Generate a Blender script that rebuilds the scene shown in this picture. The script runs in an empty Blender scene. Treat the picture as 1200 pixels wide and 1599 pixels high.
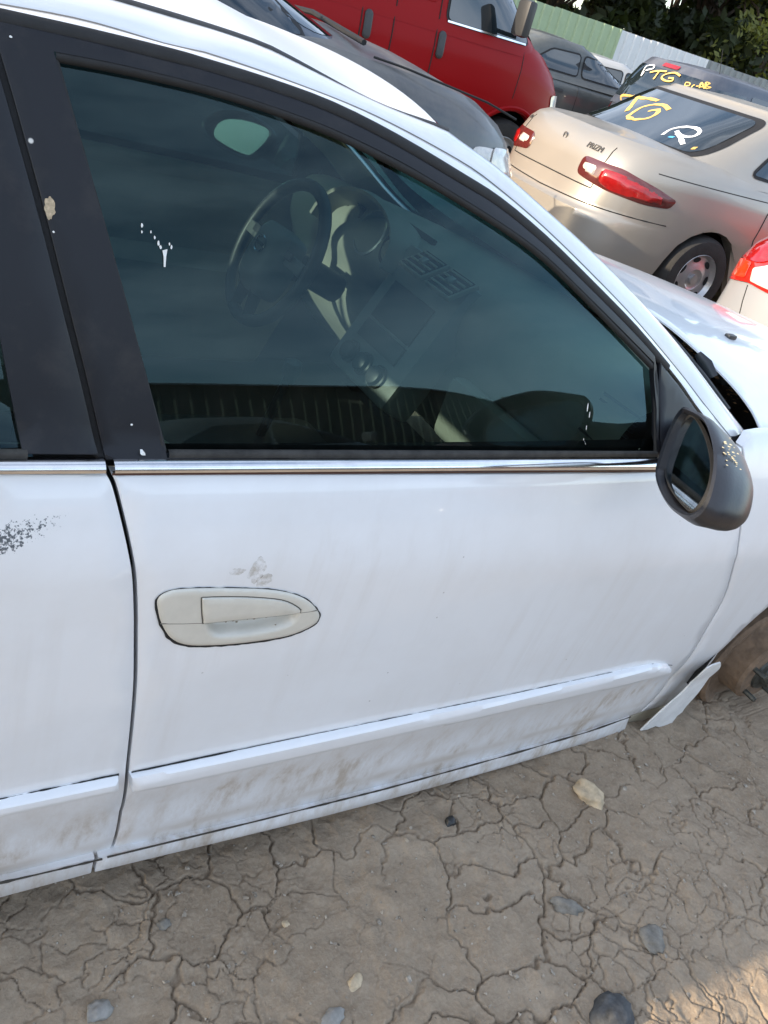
import bpy, bmesh, math, random
import numpy as np
from mathutils import Vector, Matrix, noise
from mathutils.geometry import delaunay_2d_cdt
random.seed(7); rng = np.random.default_rng(7)
SC = bpy.context.scene; COL = SC.collection
R = math.radians

# ---------------------------------------------------------------- camera, sky, sun, exposure
F, CX, CY, CAMH = 1300.0, 600.0, 799.5, 1.37        # focal length (px of 1200x1599), centre, eye height
_n = lambda v: np.array(v, float) / np.linalg.norm(v)
_up = -_n([-651, 2090, F]); _v = _n([1952, -81, F])
_X = _n(_v - _up * np.dot(_v, _up)); _Y = np.cross(_up, _X); _Y = _Y * np.sign(_Y[2])
AX = np.array([_X, _Y, _up])                          # rows: world axes in camera space (x right, y down, z forward)
PITCH = -math.asin(float(np.dot(_v, _up)))            # nose-down of the white car
cam_d = bpy.data.cameras.new('camera'); cam = bpy.data.objects.new('camera', cam_d); COL.objects.link(cam)
m = Matrix.Identity(4)
for r in range(3):
    m[r][0] = AX[r][0]; m[r][1] = -AX[r][1]; m[r][2] = -AX[r][2]
m.translation = (0, 0, CAMH)
cam.matrix_world = m
cam_d.sensor_fit = 'VERTICAL'; cam_d.sensor_height = 36.0; cam_d.sensor_width = 27.0
cam_d.lens = F / 1599.0 * 36.0; cam_d.clip_start = 0.02; cam_d.clip_end = 900
SC.camera = cam

SUN_AZ, SUN_EL = R(169.5), R(18.5)                        # direction to the sun: angle from +X, elevation
wd = bpy.data.worlds.new('World'); SC.world = wd; wd.use_nodes = True
nt = wd.node_tree; nt.nodes.clear()
wo = nt.nodes.new('ShaderNodeOutputWorld'); bg = nt.nodes.new('ShaderNodeBackground')
sky = nt.nodes.new('ShaderNodeTexSky'); sky.sky_type = 'NISHITA'; sky.sun_disc = False
sky.sun_elevation = SUN_EL; sky.sun_rotation = R(90) - SUN_AZ
sky.altitude = 100; sky.air_density = 1.0; sky.dust_density = 0.8; sky.ozone_density = 1.0
tc = nt.nodes.new('ShaderNodeTexCoord'); mp = nt.nodes.new('ShaderNodeMapping'); mp.inputs['Scale'].default_value = (1.0, 1.0, 3.2)
nz = nt.nodes.new('ShaderNodeTexNoise'); nz.inputs['Scale'].default_value = 2.6; nz.inputs['Detail'].default_value = 8; nz.inputs['Roughness'].default_value = 0.62
rp = nt.nodes.new('ShaderNodeValToRGB'); rp.color_ramp.elements[0].position = 0.38; rp.color_ramp.elements[1].position = 0.80
rp.color_ramp.elements[1].color = (0.6, 0.6, 0.6, 1)
mx = nt.nodes.new('ShaderNodeMixRGB'); mx.inputs[2].default_value = (9.0, 9.5, 10.4, 1)
nt.links.new(tc.outputs['Generated'], mp.inputs[0]); nt.links.new(mp.outputs[0], nz.inputs['Vector'])
nt.links.new(nz.outputs[0], rp.inputs[0]); nt.links.new(rp.outputs[0], mx.inputs[0]); nt.links.new(sky.outputs[0], mx.inputs[1])
nt.links.new(mx.outputs[0], bg.inputs[0]); bg.inputs[1].default_value = 0.15
nt.links.new(bg.outputs[0], wo.inputs[0])
sun_d = bpy.data.lights.new('sun', 'SUN'); sun = bpy.data.objects.new('sun', sun_d); COL.objects.link(sun)
sun_d.energy = 3.1; sun_d.angle = R(0.6); sun_d.color = (1.0, 0.83, 0.62)
sdir = Vector((math.cos(SUN_AZ) * math.cos(SUN_EL), math.sin(SUN_AZ) * math.cos(SUN_EL), math.sin(SUN_EL)))
sun.rotation_euler = sdir.to_track_quat('Z', 'Y').to_euler(); sun.location = sdir * 30
vs = SC.view_settings; vs.view_transform = 'Standard'; vs.look = 'None'; vs.exposure = 1.30; vs.gamma = 1.0
SC.render.engine = 'CYCLES'; SC.cycles.max_bounces = 10; SC.cycles.transparent_max_bounces = 16
SC.cycles.use_denoising = True; SC.cycles.sample_clamp_indirect = 6.0

# ---------------------------------------------------------------- helpers
def wray(px, py):
    return AX @ np.array([(px - CX) / F, (py - CY) / F, 1.0])
def world_at(px, py, y=None, z=None):
    r = wray(px, py); t = y / r[1] if y is not None else (z - CAMH) / r[2]
    return Vector((r[0] * t, r[1] * t, CAMH + r[2] * t))

def tag(o, label=None, cat=None, group=None, kind=None):
    if label: o['label'] = label
    if cat: o['category'] = cat
    if group: o['group'] = group
    if kind: o['kind'] = kind
    return o
def empty(name, loc=(0, 0, 0), rz=0.0, ry=0.0):
    o = bpy.data.objects.new(name, None); COL.objects.link(o); o.location = loc; o.rotation_euler = (0, ry, rz)
    o.empty_display_size = 0.1
    return o
def mesh_obj(name, verts, faces, mat, parent=None, smooth=True, sharp=40, flip=False):
    me = bpy.data.meshes.new(name)
    if flip: faces = [tuple(reversed(f)) for f in faces]
    me.from_pydata([tuple(v) for v in verts], [], faces); me.update()
    if smooth:
        me.polygons.foreach_set('use_smooth', [True] * len(me.polygons))
        me.set_sharp_from_angle(angle=R(sharp))
    if mat: me.materials.append(mat)
    o = bpy.data.objects.new(name, me); COL.objects.link(o)
    if parent: o.parent = parent
    return o
class MB:
    """collects shapes for ONE mesh object"""
    def __init__(s): s.v = []; s.f = []
    def add(s, v, f):
        b = len(s.v); s.v += [tuple(p) for p in v]; s.f += [tuple(i + b for i in q) for q in f]; return s
    def box(s, c, d, rot=None, bev=0.0):
        bm = bmesh.new(); bmesh.ops.create_cube(bm, size=1.0)
        for v in bm.verts: v.co = Vector((v.co.x * d[0], v.co.y * d[1], v.co.z * d[2]))
        if bev > 0: bmesh.ops.bevel(bm, geom=list(bm.edges), offset=bev, segments=2, profile=0.6, affect='EDGES')
        M = (rot.to_4x4() if rot is not None else Matrix.Identity(4)); c = Vector(c)
        bm.verts.index_update()
        s.add([M @ v.co + c for v in bm.verts], [[v.index for v in f.verts] for f in bm.faces]); bm.free(); return s
    def tube(s, pts, rad, n=8, cap=True, sx=1.0, up=None):
        pts = [Vector(p) for p in pts]; rr = rad if isinstance(rad, (list, tuple)) else [rad] * len(pts)
        v = []; prev = None
        for i, p in enumerate(pts):
            t = (pts[min(i + 1, len(pts) - 1)] - pts[max(i - 1, 0)]).normalized()
            a = prev if prev is not None else (Vector(up) if up else (Vector((0, 0, 1)) if abs(t.z) < 0.9 else Vector((1, 0, 0))))
            a = (a - t * a.dot(t)).normalized(); b = t.cross(a); prev = a
            for k in range(n):
                q = 2 * math.pi * k / n
                v.append(p + (a * math.cos(q) + b * math.sin(q) * sx) * rr[i])
        f = []
        for i in range(len(pts) - 1):
            for k in range(n):
                k2 = (k + 1) % n
                f.append((i * n + k, i * n + k2, (i + 1) * n + k2, (i + 1) * n + k))
        if cap: f.append(tuple(reversed(range(n)))); f.append(tuple(range((len(pts) - 1) * n, len(pts) * n)))
        return s.add(v, f)
    def lathe(s, prof, c=(0, 0, 0), axis='Y', n=32, sgn=1):
        v = []; f = []
        for (r, h) in prof:
            for k in range(n):
                q = 2 * math.pi * k / n
                if axis == 'Y': v.append((c[0] + r * math.cos(q), c[1] + h * sgn, c[2] + r * math.sin(q)))
                elif axis == 'X': v.append((c[0] + h * sgn, c[1] + r * math.cos(q), c[2] + r * math.sin(q)))
                else: v.append((c[0] + r * math.cos(q), c[1] + r * math.sin(q), c[2] + h * sgn))
        for i in range(len(prof) - 1):
            for k in range(n):
                k2 = (k + 1) % n; f.append((i * n + k, i * n + k2, (i + 1) * n + k2, (i + 1) * n + k))
        return s.add(v, f)
    def build(s, name, mat, parent=None, smooth=True, sharp=40):
        return mesh_obj(name, s.v, s.f, mat, parent, smooth, sharp)
def loft(rows, closed=False):
    n = len(rows[0]); v = [p for r in rows for p in r]; f = []
    for i in range(len(rows) - 1):
        for k in range(n if closed else n - 1):
            k2 = (k + 1) % n; f.append((i * n + k, i * n + k2, (i + 1) * n + k2, (i + 1) * n + k))
    return v, f
def crom(P, n=6, closed=False):
    """Catmull-Rom through points (any dimension)"""
    P = [np.array(p, float) for p in P]; out = []; N = len(P)
    for i in range(N if closed else N - 1):
        g = (lambda j: P[j % N]) if closed else (lambda j: P[min(max(j, 0), N - 1)])
        a, b, c, d = g(i - 1), g(i), g(i + 1), g(i + 2)
        for k in range(n):
            t = k / n
            out.append(0.5 * (2 * b + (c - a) * t + (2 * a - 5 * b + 4 * c - d) * t * t + (3 * b - a - 3 * c + d) * t ** 3))
    if not closed: out.append(P[-1])
    return [tuple(p) for p in out]
def resample(P, n):
    P = np.array(P, float); d = np.r_[0, np.cumsum(np.linalg.norm(np.diff(P, axis=0), axis=1))]
    t = np.linspace(0, d[-1], n)
    return np.stack([np.interp(t, d, P[:, k]) for k in range(P.shape[1])], 1)
def densify(P, step, closed=True):
    P = [np.array(p, float) for p in P]; out = []
    N = len(P)
    for i in range(N if closed else N - 1):
        a, b = P[i], P[(i + 1) % N]; L = np.linalg.norm(b - a)
        if L < 1e-7: continue
        k = max(1, int(math.ceil(L / step)))
        out += [a + (b - a) * j / k for j in range(k)]
    if not closed: out.append(P[-1])
    return np.array(out)
def area2(P): return 0.5 * np.sum(P[:, 0] * np.roll(P[:, 1], -1) - np.roll(P[:, 0], -1) * P[:, 1])
def inset(P, d):
    P = np.array(P); s = 1 if area2(P) > 0 else -1
    t0 = P - np.roll(P, 1, 0); t1 = np.roll(P, -1, 0) - P
    t0 /= np.maximum(np.linalg.norm(t0, axis=1), 1e-9)[:, None]; t1 /= np.maximum(np.linalg.norm(t1, axis=1), 1e-9)[:, None]
    t = t0 + t1; t /= np.maximum(np.linalg.norm(t, axis=1), 1e-9)[:, None]
    nrm = np.stack([-t[:, 1], t[:, 0]], 1) * s
    cs = np.clip(np.sum(t * t1, 1), 0.5, 1)
    return P + nrm * (d / cs)[:, None]
def inpoly(Q, P):
    Q = np.asarray(Q); x, y = Q[:, 0], Q[:, 1]; r = np.zeros(len(Q), bool); j = len(P) - 1
    for i in range(len(P)):
        xi, yi = P[i]; xj, yj = P[j]
        if yi != yj: r ^= ((yi > y) != (yj > y)) & (x < (xj - xi) * (y - yi) / (yj - yi) + xi)
        j = i
    return r
def polydist(Q, P):
    Q = np.asarray(Q); A = np.asarray(P); B = np.roll(A, -1, 0); out = np.full(len(Q), 1e9)
    for a, b in zip(A, B):
        ab = b - a; L = max(ab @ ab, 1e-12); t = np.clip(((Q - a) @ ab) / L, 0, 1)
        out = np.minimum(out, np.hypot(*(Q - a - t[:, None] * ab).T))
    return out
def patch(name, outline, fmap, mat, parent=None, step=0.03, gap=0.0, bevel=0.0, flange=0.0, holes=(), flip=False, edge_step=None, sharp=40):
    """a panel: 2D outline, triangulated with inner points, put on a surface by fmap(u, v, dist_to_edge, depth)"""
    es = edge_step or step
    P = densify(outline, es); 
    if area2(P) < 0: P = P[::-1].copy()
    if gap: P = inset(P, gap)
    rings = [(P, 1)]
    if bevel: rings.append((inset(P, bevel), 0))
    H = []
    for h in holes:
        h = densify(h, es)
        if area2(h) > 0: h = h[::-1].copy()
        if gap: h = inset(h, gap) 
        H.append(h); rings.append((h, 2))
    core = rings[1][0] if bevel else P
    lo, hi = P.min(0), P.max(0)
    gx, gy = np.meshgrid(np.arange(lo[0] + step * .5, hi[0], step), np.arange(lo[1] + step * .5, hi[1], step))
    gx[::2] += step * .25
    G = np.stack([gx.ravel(), gy.ravel()], 1)
    if len(G):
        ok = inpoly(G, core); G = G[ok]
        if len(G): G = G[polydist(G, core) > step * .35]
        for h in H:
            if len(G): G = G[~inpoly(G, h) & (polydist(G, h) > step * .3)]
    V = []; E = []
    for (r_, k) in rings:
        b = len(V); V += [Vector((float(p[0]), float(p[1]))) for p in r_]
        E += [(b + i, b + (i + 1) % len(r_)) for i in range(len(r_))]
    V += [Vector((float(p[0]), float(p[1]))) for p in G]
    vo, eo, fo = delaunay_2d_cdt(V, E, [], 1, 1e-6)[:3]
    uv = np.array([[v.x, v.y] for v in vo]); 
    cen = np.array([uv[list(f)].mean(0) for f in fo]); keep = inpoly(cen, P)
    for h in H: keep &= ~inpoly(cen, h)
    faces = [tuple(f) for f, k in zip(fo, keep) if k]
    d = polydist(uv, P)
    bset = d < 1e-5
    if H:
        for h in H: d = np.minimum(d, polydist(uv, h))
    verts = [fmap(float(u[0]), float(u[1]), float(dd), (bevel * .8 if (bevel and b) else 0.0)) for u, dd, b in zip(uv, d, bset)]
    if flange:
        cnt = {}
        for f in faces:
            for a, b in ((f[0], f[1]), (f[1], f[2]), (f[2], f[0])):
                k = (min(a, b), max(a, b)); cnt.setdefault(k, []).append((a, b))
        new = {}
        for k, l in cnt.items():
            if len(l) == 1:
                a, b = l[0]
                for q in (a, b):
                    if q not in new:
                        new[q] = len(verts); verts.append(fmap(float(uv[q][0]), float(uv[q][1]), 0.0, flange))
                faces.append((b, a, new[a], new[b]))
    return mesh_obj(name, verts, faces, mat, parent, True, sharp, flip)

# ---------------------------------------------------------------- materials
def mat(name, col=(.5, .5, .5), rough=.5, metal=0.0, coat=0.0, coat_rough=.05, spec=.5, bump=0.0, bscale=60.0, var=0.0, vscale=8.0, trans=0.0, alpha=1.0):
    M = bpy.data.materials.new(name); M.use_nodes = True; n = M.node_tree.nodes; l = M.node_tree.links; p = n['Principled BSDF']
    p.inputs['Base Color'].default_value = (*col, 1); p.inputs['Roughness'].default_value = rough; p.inputs['Metallic'].default_value = metal
    p.inputs['Coat Weight'].default_value = coat; p.inputs['Coat Roughness'].default_value = coat_rough
    p.inputs['Specular IOR Level'].default_value = spec; p.inputs['Transmission Weight'].default_value = trans
    t = n.new('ShaderNodeTexCoord')
    if var > 0:
        a = n.new('ShaderNodeTexNoise'); a.inputs['Scale'].default_value = vscale; a.inputs['Detail'].default_value = 6; a.inputs['Roughness'].default_value = .65
        l.new(t.outputs['Object'], a.inputs['Vector'])
        r = n.new('ShaderNodeMapRange'); r.inputs[1].default_value = .3; r.inputs[2].default_value = .7; r.inputs[3].default_value = 1 - var; r.inputs[4].default_value = 1 + var
        l.new(a.outputs[0], r.inputs[0]); mm = n.new('ShaderNodeVectorMath'); mm.operation = 'SCALE'; mm.inputs[0].default_value = col
        l.new(r.outputs[0], mm.inputs['Scale']); l.new(mm.outputs[0], p.inputs['Base Color'])
    if bump > 0:
        b = n.new('ShaderNodeTexNoise'); b.inputs['Scale'].default_value = bscale; b.inputs['Detail'].default_value = 5
        l.new(t.outputs['Object'], b.inputs['Vector']); bb = n.new('ShaderNodeBump'); bb.inputs['Strength'].default_value = bump; bb.inputs['Distance'].default_value = .01
        l.new(b.outputs[0], bb.inputs['Height']); l.new(bb.outputs[0], p.inputs['Normal'])
    return M
def N(M): return M.node_tree.nodes, M.node_tree.links, M.node_tree.nodes['Principled BSDF']
def mathn(n, l, op, a, b=None, c=None, clamp=False):
    q = n.new('ShaderNodeMath'); q.operation = op; q.use_clamp = clamp
    for i, x in enumerate((a, b, c)):
        if x is None: continue
        if isinstance(x, (int, float)): q.inputs[i].default_value = x
        else: l.new(x, q.inputs[i])
    return q.outputs[0]
def noisen(n, l, vec, scale, detail=5, rough=.6, sc=None):
    if sc:
        mpn = n.new('ShaderNodeMapping'); mpn.inputs['Scale'].default_value = sc; l.new(vec, mpn.inputs[0]); vec = mpn.outputs[0]
    a = n.new('ShaderNodeTexNoise'); a.inputs['Scale'].default_value = scale; a.inputs['Detail'].default_value = detail; a.inputs['Roughness'].default_value = rough
    l.new(vec, a.inputs['Vector']); return a.outputs[0]
def rangen(n, l, x, a, b, c=0.0, d=1.0):
    r = n.new('ShaderNodeMapRange'); r.inputs[1].default_value = a; r.inputs[2].default_value = b; r.inputs[3].default_value = c; r.inputs[4].default_value = d
    l.new(x, r.inputs[0]); return r.outputs[0]
def mixc(n, l, f, a, b):
    q = n.new('ShaderNodeMixRGB')
    for i, x in enumerate((f, a, b)):
        if isinstance(x, (int, float)): q.inputs[i].default_value = x
        elif isinstance(x, tuple): q.inputs[i].default_value = (*x, 1)
        else: l.new(x, q.inputs[i])
    return q.outputs[0]
def glass(name, tint, boost=1.6, rough=0.0, haze=0.0, hazecol=(.5, .5, .5)):
    M = bpy.data.materials.new(name); M.use_nodes = True; n = M.node_tree.nodes; l = M.node_tree.links; n.clear()
    o = n.new('ShaderNodeOutputMaterial'); t = n.new('ShaderNodeBsdfTransparent'); t.inputs[0].default_value = (*tint, 1)
    g = n.new('ShaderNodeBsdfGlossy'); g.inputs[0].default_value = (.58, .90, 1.0, 1); g.inputs['Roughness'].default_value = rough
    fr = n.new('ShaderNodeFresnel'); fr.inputs[0].default_value = 1.5
    f2 = mathn(n, l, 'MULTIPLY', fr.outputs[0], boost, clamp=True)
    ms = n.new('ShaderNodeMixShader'); l.new(f2, ms.inputs[0]); l.new(t.outputs[0], ms.inputs[1]); l.new(g.outputs[0], ms.inputs[2])
    out = ms.outputs[0]
    if haze > 0:      # dust film
        d = n.new('ShaderNodeBsdfDiffuse'); d.inputs[0].default_value = (*hazecol, 1); tcn = n.new('ShaderNodeTexCoord')
        a = noisen(n, l, tcn.outputs['Object'], 9, 7, .7); b = noisen(n, l, tcn.outputs['Object'], 60, 4, .6, (1, 1, .12))
        f = mathn(n, l, 'MULTIPLY', rangen(n, l, a, .35, .75, .3, 1.4), rangen(n, l, b, .3, .7, .6, 1.4)); f = mathn(n, l, 'MULTIPLY', f, haze)
        m2 = n.new('ShaderNodeMixShader'); l.new(f, m2.inputs[0]); l.new(out, m2.inputs[1]); l.new(d.outputs[0], m2.inputs[2]); out = m2.outputs[0]
    l.new(out, o.inputs[0]); return M

def white_paint():
    M = mat('white_paint', (.80, .81, .83), .32, coat=.55, coat_rough=.04)
    n, l, p = N(M); tc = n.new('ShaderNodeTexCoord'); ob = tc.outputs['Object']
    sx = n.new('ShaderNodeSeparateXYZ'); l.new(ob, sx.inputs[0]); x, y, z = sx.outputs
    # splashed mud low on the side: streaks and blotches
    low = rangen(n, l, z, .21, .05)
    st = noisen(n, l, ob, 26, 6, .7, (1.0, 1, .35)); bl = noisen(n, l, ob, 7, 5, .6)
    d1 = mathn(n, l, 'MULTIPLY', rangen(n, l, st, .36, .66), rangen(n, l, bl, .35, .65, .45, 1.0))
    d1 = mathn(n, l, 'MULTIPLY', d1, low, clamp=True)
    seam = mathn(n, l, 'MULTIPLY', rangen(n, l, mathn(n, l, 'ABSOLUTE', mathn(n, l, 'SUBTRACT', z, -.016)), .03, .004), rangen(n, l, bl, .3, .7, .35, 1.0))
    d1 = mathn(n, l, 'MAXIMUM', d1, mathn(n, l, 'MULTIPLY', seam, .8))
    # faint overall dust
    du = rangen(n, l, noisen(n, l, ob, 3.5, 7, .65), .42, .8, 0, .17)
    wt = mathn(n, l, 'MULTIPLY', rangen(n, l, noisen(n, l, ob, 34, 4, .6, (1, 1, .05)), .50, .72, 0, .14), rangen(n, l, noisen(n, l, ob, 2.3, 3, .5), .4, .62))
    du = mathn(n, l, 'ADD', du, wt)
    dm = mathn(n, l, 'MAXIMUM', mathn(n, l, 'MULTIPLY', d1, .85), du)
    c1 = mixc(n, l, dm, (.80, .81, .83), (.35, .26, .165))
    # tiny specks
    vo = n.new('ShaderNodeTexVoronoi'); vo.inputs['Scale'].default_value = 34; l.new(ob, vo.inputs['Vector'])
    sp = mathn(n, l, 'MULTIPLY', rangen(n, l, vo.outputs['Distance'], .07, .03), rangen(n, l, noisen(n, l, ob, 11, 2), .56, .60))
    c2 = mixc(n, l, mathn(n, l, 'MULTIPLY', sp, .6), c1, (.16, .14, .12))
    l.new(c2, p.inputs['Base Color'])
    l.new(rangen(n, l, dm, 0, .5, .30, .65), p.inputs['Roughness'])
    l.new(rangen(n, l, dm, .05, .4, .70, .10), p.inputs['Coat Weight'])
    # gentle waviness of the sheet metal
    b = n.new('ShaderNodeBump'); b.inputs['Strength'].default_value = .05; b.inputs['Distance'].default_value = .02
    l.new(noisen(n, l, ob, 5, 2, .4), b.inputs['Height']); l.new(b.outputs[0], p.inputs['Normal']); l.new(b.outputs[0], p.inputs['Coat Normal'])
    return M
def chipped_paint():
    M = white_paint(); M.name = 'white_paint_chipped'; n, l, p = N(M)
    src = p.inputs['Base Color'].links[0].from_socket
    ob = n.new('ShaderNodeTexCoord').outputs['Object']; sx = n.new('ShaderNodeSeparateXYZ'); l.new(ob, sx.inputs[0]); x, y, z = sx.outputs
    # scrape: line of chips through the wear spot, dense to the rear, thinning forward
    CHX, CHZ = -.135, .637
    xr = mathn(n, l, 'SUBTRACT', x, CHX); zr = mathn(n, l, 'SUBTRACT', z, CHZ)
    zt = mathn(n, l, 'SUBTRACT', zr, mathn(n, l, 'MULTIPLY', xr, .30))
    a = mathn(n, l, 'POWER', mathn(n, l, 'DIVIDE', zt, .026), 2.0); b = mathn(n, l, 'POWER', mathn(n, l, 'DIVIDE', mathn(n, l, 'ADD', xr, .04), .11), 2.0)
    dens = mathn(n, l, 'SUBTRACT', 1.0, mathn(n, l, 'ADD', a, b), clamp=True)
    dens2 = rangen(n, l, dens, 0, .8, 0.0, 1.0)
    nn = noisen(n, l, ob, 230, 5, .75)
    thr = mathn(n, l, 'SUBTRACT', .74, mathn(n, l, 'MULTIPLY', dens2, .25))
    chip = mathn(n, l, 'MULTIPLY', mathn(n, l, 'GREATER_THAN', nn, thr), mathn(n, l, 'GREATER_THAN', dens, .001))
    l.new(mixc(n, l, chip, src, (.09, .11, .13)), p.inputs['Base Color'])
    return M
WHITE = white_paint(); WHITE_CH = chipped_paint()
SATIN = mat('satin_black_trim', (.011, .012, .016), .42, spec=.30, bump=.02, bscale=300, var=.12, vscale=20)
def speckled_trim():
    M = mat('satin_black_specked', (.011, .012, .016), .42, spec=.30); n, l, p = N(M)
    ob = n.new('ShaderNodeTexCoord').outputs['Object']; vo = n.new('ShaderNodeTexVoronoi'); vo.inputs['Scale'].default_value = 30; l.new(ob, vo.inputs['Vector'])
    f = mathn(n, l, 'MULTIPLY', rangen(n, l, vo.outputs['Distance'], .09, .05), mathn(n, l, 'GREATER_THAN', noisen(n, l, ob, 24, 3), .62))
    d = rangen(n, l, noisen(n, l, ob, 14, 6, .7), .5, .8, 0, .10)
    l.new(mixc(n, l, f, mixc(n, l, d, (.011, .012, .016), (.20, .17, .14)), (.6, .6, .58)), p.inputs['Base Color']); return M
SATIN2 = speckled_trim()
RUBBER = mat('black_rubber', (.012, .012, .013), .7, bump=.08, bscale=220, var=.3, vscale=40)
DUSTRUB = mat('dusty_rubber', (.035, .033, .030), .8, bump=.1, bscale=220, var=.5, vscale=45)
CHROME = mat('worn_bright_trim', (.72, .72, .73), .16, metal=1.0, var=.12, vscale=18)
INNER = mat('inner_shade_black', (.012, .012, .013), .8)  # flat black for arch and engine bay; also paints shade behind gaps
CREAM = mat('cream_plastic', (.62, .59, .52), .38, coat=.3, coat_rough=.15, var=.06, vscale=30)
MOLD = mat('molding_white', (.80, .81, .83), .33, coat=.45, coat_rough=.08, var=.03, vscale=14)
MIRBLK = mat('sun_faded_black_plastic', (.013, .014, .019), .38, coat=.12, coat_rough=.25, bump=.03, bscale=160, var=.35, vscale=16)
MIRGLS = mat('mirror_silver', (.50, .54, .54), .06, metal=1.0, var=.2, vscale=30)
DOORGLASS = glass('tinted_side_glass', (.22, .35, .36), .80, haze=.008, hazecol=(.55, .5, .42))
WSGLASS = glass('windshield_glass', (.50, .64, .58), 1.3, haze=.04, hazecol=(.55, .52, .45))
TAN = mat('tan_interior', (.42, .38, .30), .6, bump=.05, bscale=200, var=.06)
DASH = mat('grey_beige_dash', (.36, .35, .30), .55, bump=.06, bscale=260, var=.06)
CHAR = mat('charcoal_plastic', (.035, .036, .038), .45, bump=.04, bscale=260)
SEATM = mat('beige_cloth', (.36, .32, .25), .9, bump=.15, bscale=300, var=.1)
SILVERP = mat('silver_plastic', (.45, .46, .46), .35, metal=.6)
RUST = mat('rusty_muddy_iron', (.17, .115, .075), .9, bump=.6, bscale=45, var=.35, vscale=22)
GREASE = mat('greasy_hub_metal', (.06, .062, .055), .5, metal=.5, bump=.3, bscale=90, var=.4, vscale=40)

# ---------------------------------------------------------------- ground: one sheet, cracked dry mud near the camera
def vnoise(x, y, s, seed):
    rg = np.random.default_rng(seed); T = rg.random((256, 256))
    u = x / s; v = y / s; i = np.floor(u).astype(int); j = np.floor(v).astype(int); a = u - i; b = v - j
    a = a * a * (3 - 2 * a); b = b * b * (3 - 2 * b)
    g = lambda p, q: T[p % 256, q % 256]
    return (g(i, j) * (1 - a) + g(i + 1, j) * a) * (1 - b) + (g(i, j + 1) * (1 - a) + g(i + 1, j + 1) * a) * b - .5
def fbm(x, y, s, seed, o=4):
    return sum(vnoise(x, y, s / 2 ** k, seed + k) / 2 ** k for k in range(o))
def worley_edge(x, y, s, seed):
    rg = np.random.default_rng(seed); JX = rg.random((128, 128)); JY = rg.random((128, 128))
    u = x / s; v = y / s; i = np.floor(u).astype(int); j = np.floor(v).astype(int)
    f1 = np.full(x.shape, 9.); p1x = np.zeros(x.shape); p1y = np.zeros(x.shape)
    for a in range(-1, 2):
        for b in range(-1, 2):
            px = i + a + JX[(i + a) % 128, (j + b) % 128]; py = j + b + JY[(i + a) % 128, (j + b) % 128]
            d = np.hypot(px - u, py - v); k = d < f1
            f1 = np.where(k, d, f1); p1x = np.where(k, px, p1x); p1y = np.where(k, py, p1y)
    e = np.full(x.shape, 9.)
    for a in range(-2, 3):
        for b in range(-2, 3):
            px = i + a + JX[(i + a) % 128, (j + b) % 128]; py = j + b + JY[(i + a) % 128, (j + b) % 128]
            dx = px - p1x; dy = py - p1y; L = np.hypot(dx, dy); ok = L > 1e-6
            d = ((px + p1x) / 2 - u) * dx / np.where(ok, L, 1) + ((py + p1y) / 2 - v) * dy / np.where(ok, L, 1)
            e = np.where(ok & (d < e), d, e)
    return e * s
def ground_h(x, y):
    x = np.asarray(x, float); y = np.asarray(y, float)
    w = np.clip(np.minimum(np.minimum(x + .6, 2.6 - x), np.minimum(y + .4, 1.9 - y)) / .3, 0, 1)
    big = .022 * fbm(x, y, .9, 3, 3) + .014 * fbm(x, y, .22, 21, 4) + .007 * fbm(x, y, .07, 26, 3)
    fine = .0050 * fbm(x, y, .03, 31, 3)
    wx = x + .075 * fbm(x, y, .15, 41, 5) * 1.0 + .020 * fbm(x, y, .03, 81, 3); wy = y + .075 * fbm(x, y, .15, 51, 5) + .020 * fbm(x, y, .03, 91, 3)
    e1 = worley_edge(wx, wy * 1.1, .125, 5); e2 = worley_edge(wx, wy, .052, 9)
    a1 = np.clip(.55 + 2.2 * vnoise(x, y, .19, 61) + .9 * vnoise(x, y, .06, 66), 0, 1.25)
    a2 = np.clip(.22 + 2.0 * vnoise(x, y, .14, 71) + .8 * vnoise(x, y, .05, 76), 0, 1.0)
    c1 = a1 * np.exp(-(e1 / (.0013 + .0012 * a1)) ** 2); c2 = a2 * np.exp(-(e2 / .0015) ** 2)
    lip = .0030 * np.exp(-e1 / .012) * a1
    h = big + fine + lip - .0105 * c1 - .0060 * c2
    return h * w
def graded(lo, hi, step, far0, far1):
    c = list(np.arange(lo, hi + 1e-9, step)); s = step; a = lo
    L = []
    while a > far0:
        s *= 1.35; a -= s; L.append(a)
    s = step; b = hi; Rr = []
    while b < far1:
        s *= 1.35; b += s; Rr.append(b)
    return np.array(L[::-1] + c + Rr)
gxs = graded(-.18, 2.00, .0023, -250, 300); gys = graded(.14, 1.02, .0023, -250, 320)
GX, GY = np.meshgrid(gxs, gys, indexing='ij'); GZ = ground_h(GX, GY)
nx, ny = GX.shape
me = bpy.data.meshes.new('ground'); co = np.stack([GX, GY, GZ], 2).reshape(-1, 3).astype(np.float32)
idx = np.arange(nx * ny).reshape(nx, ny); q = np.stack([idx[:-1, :-1], idx[1:, :-1], idx[1:, 1:], idx[:-1, 1:]], 2).reshape(-1, 4)
me.vertices.add(nx * ny); me.vertices.foreach_set('co', co.ravel()); me.loops.add(q.size); me.loops.foreach_set('vertex_index', q.ravel().astype(np.int32))
me.polygons.add(len(q)); me.polygons.foreach_set('loop_start', np.arange(0, q.size, 4, dtype=np.int32)); me.polygons.foreach_set('use_smooth', np.ones(len(q), bool))
me.update(calc_edges=True); me.validate()
ground = bpy.data.objects.new('ground', me); COL.objects.link(ground); ground['kind'] = 'structure'
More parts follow.
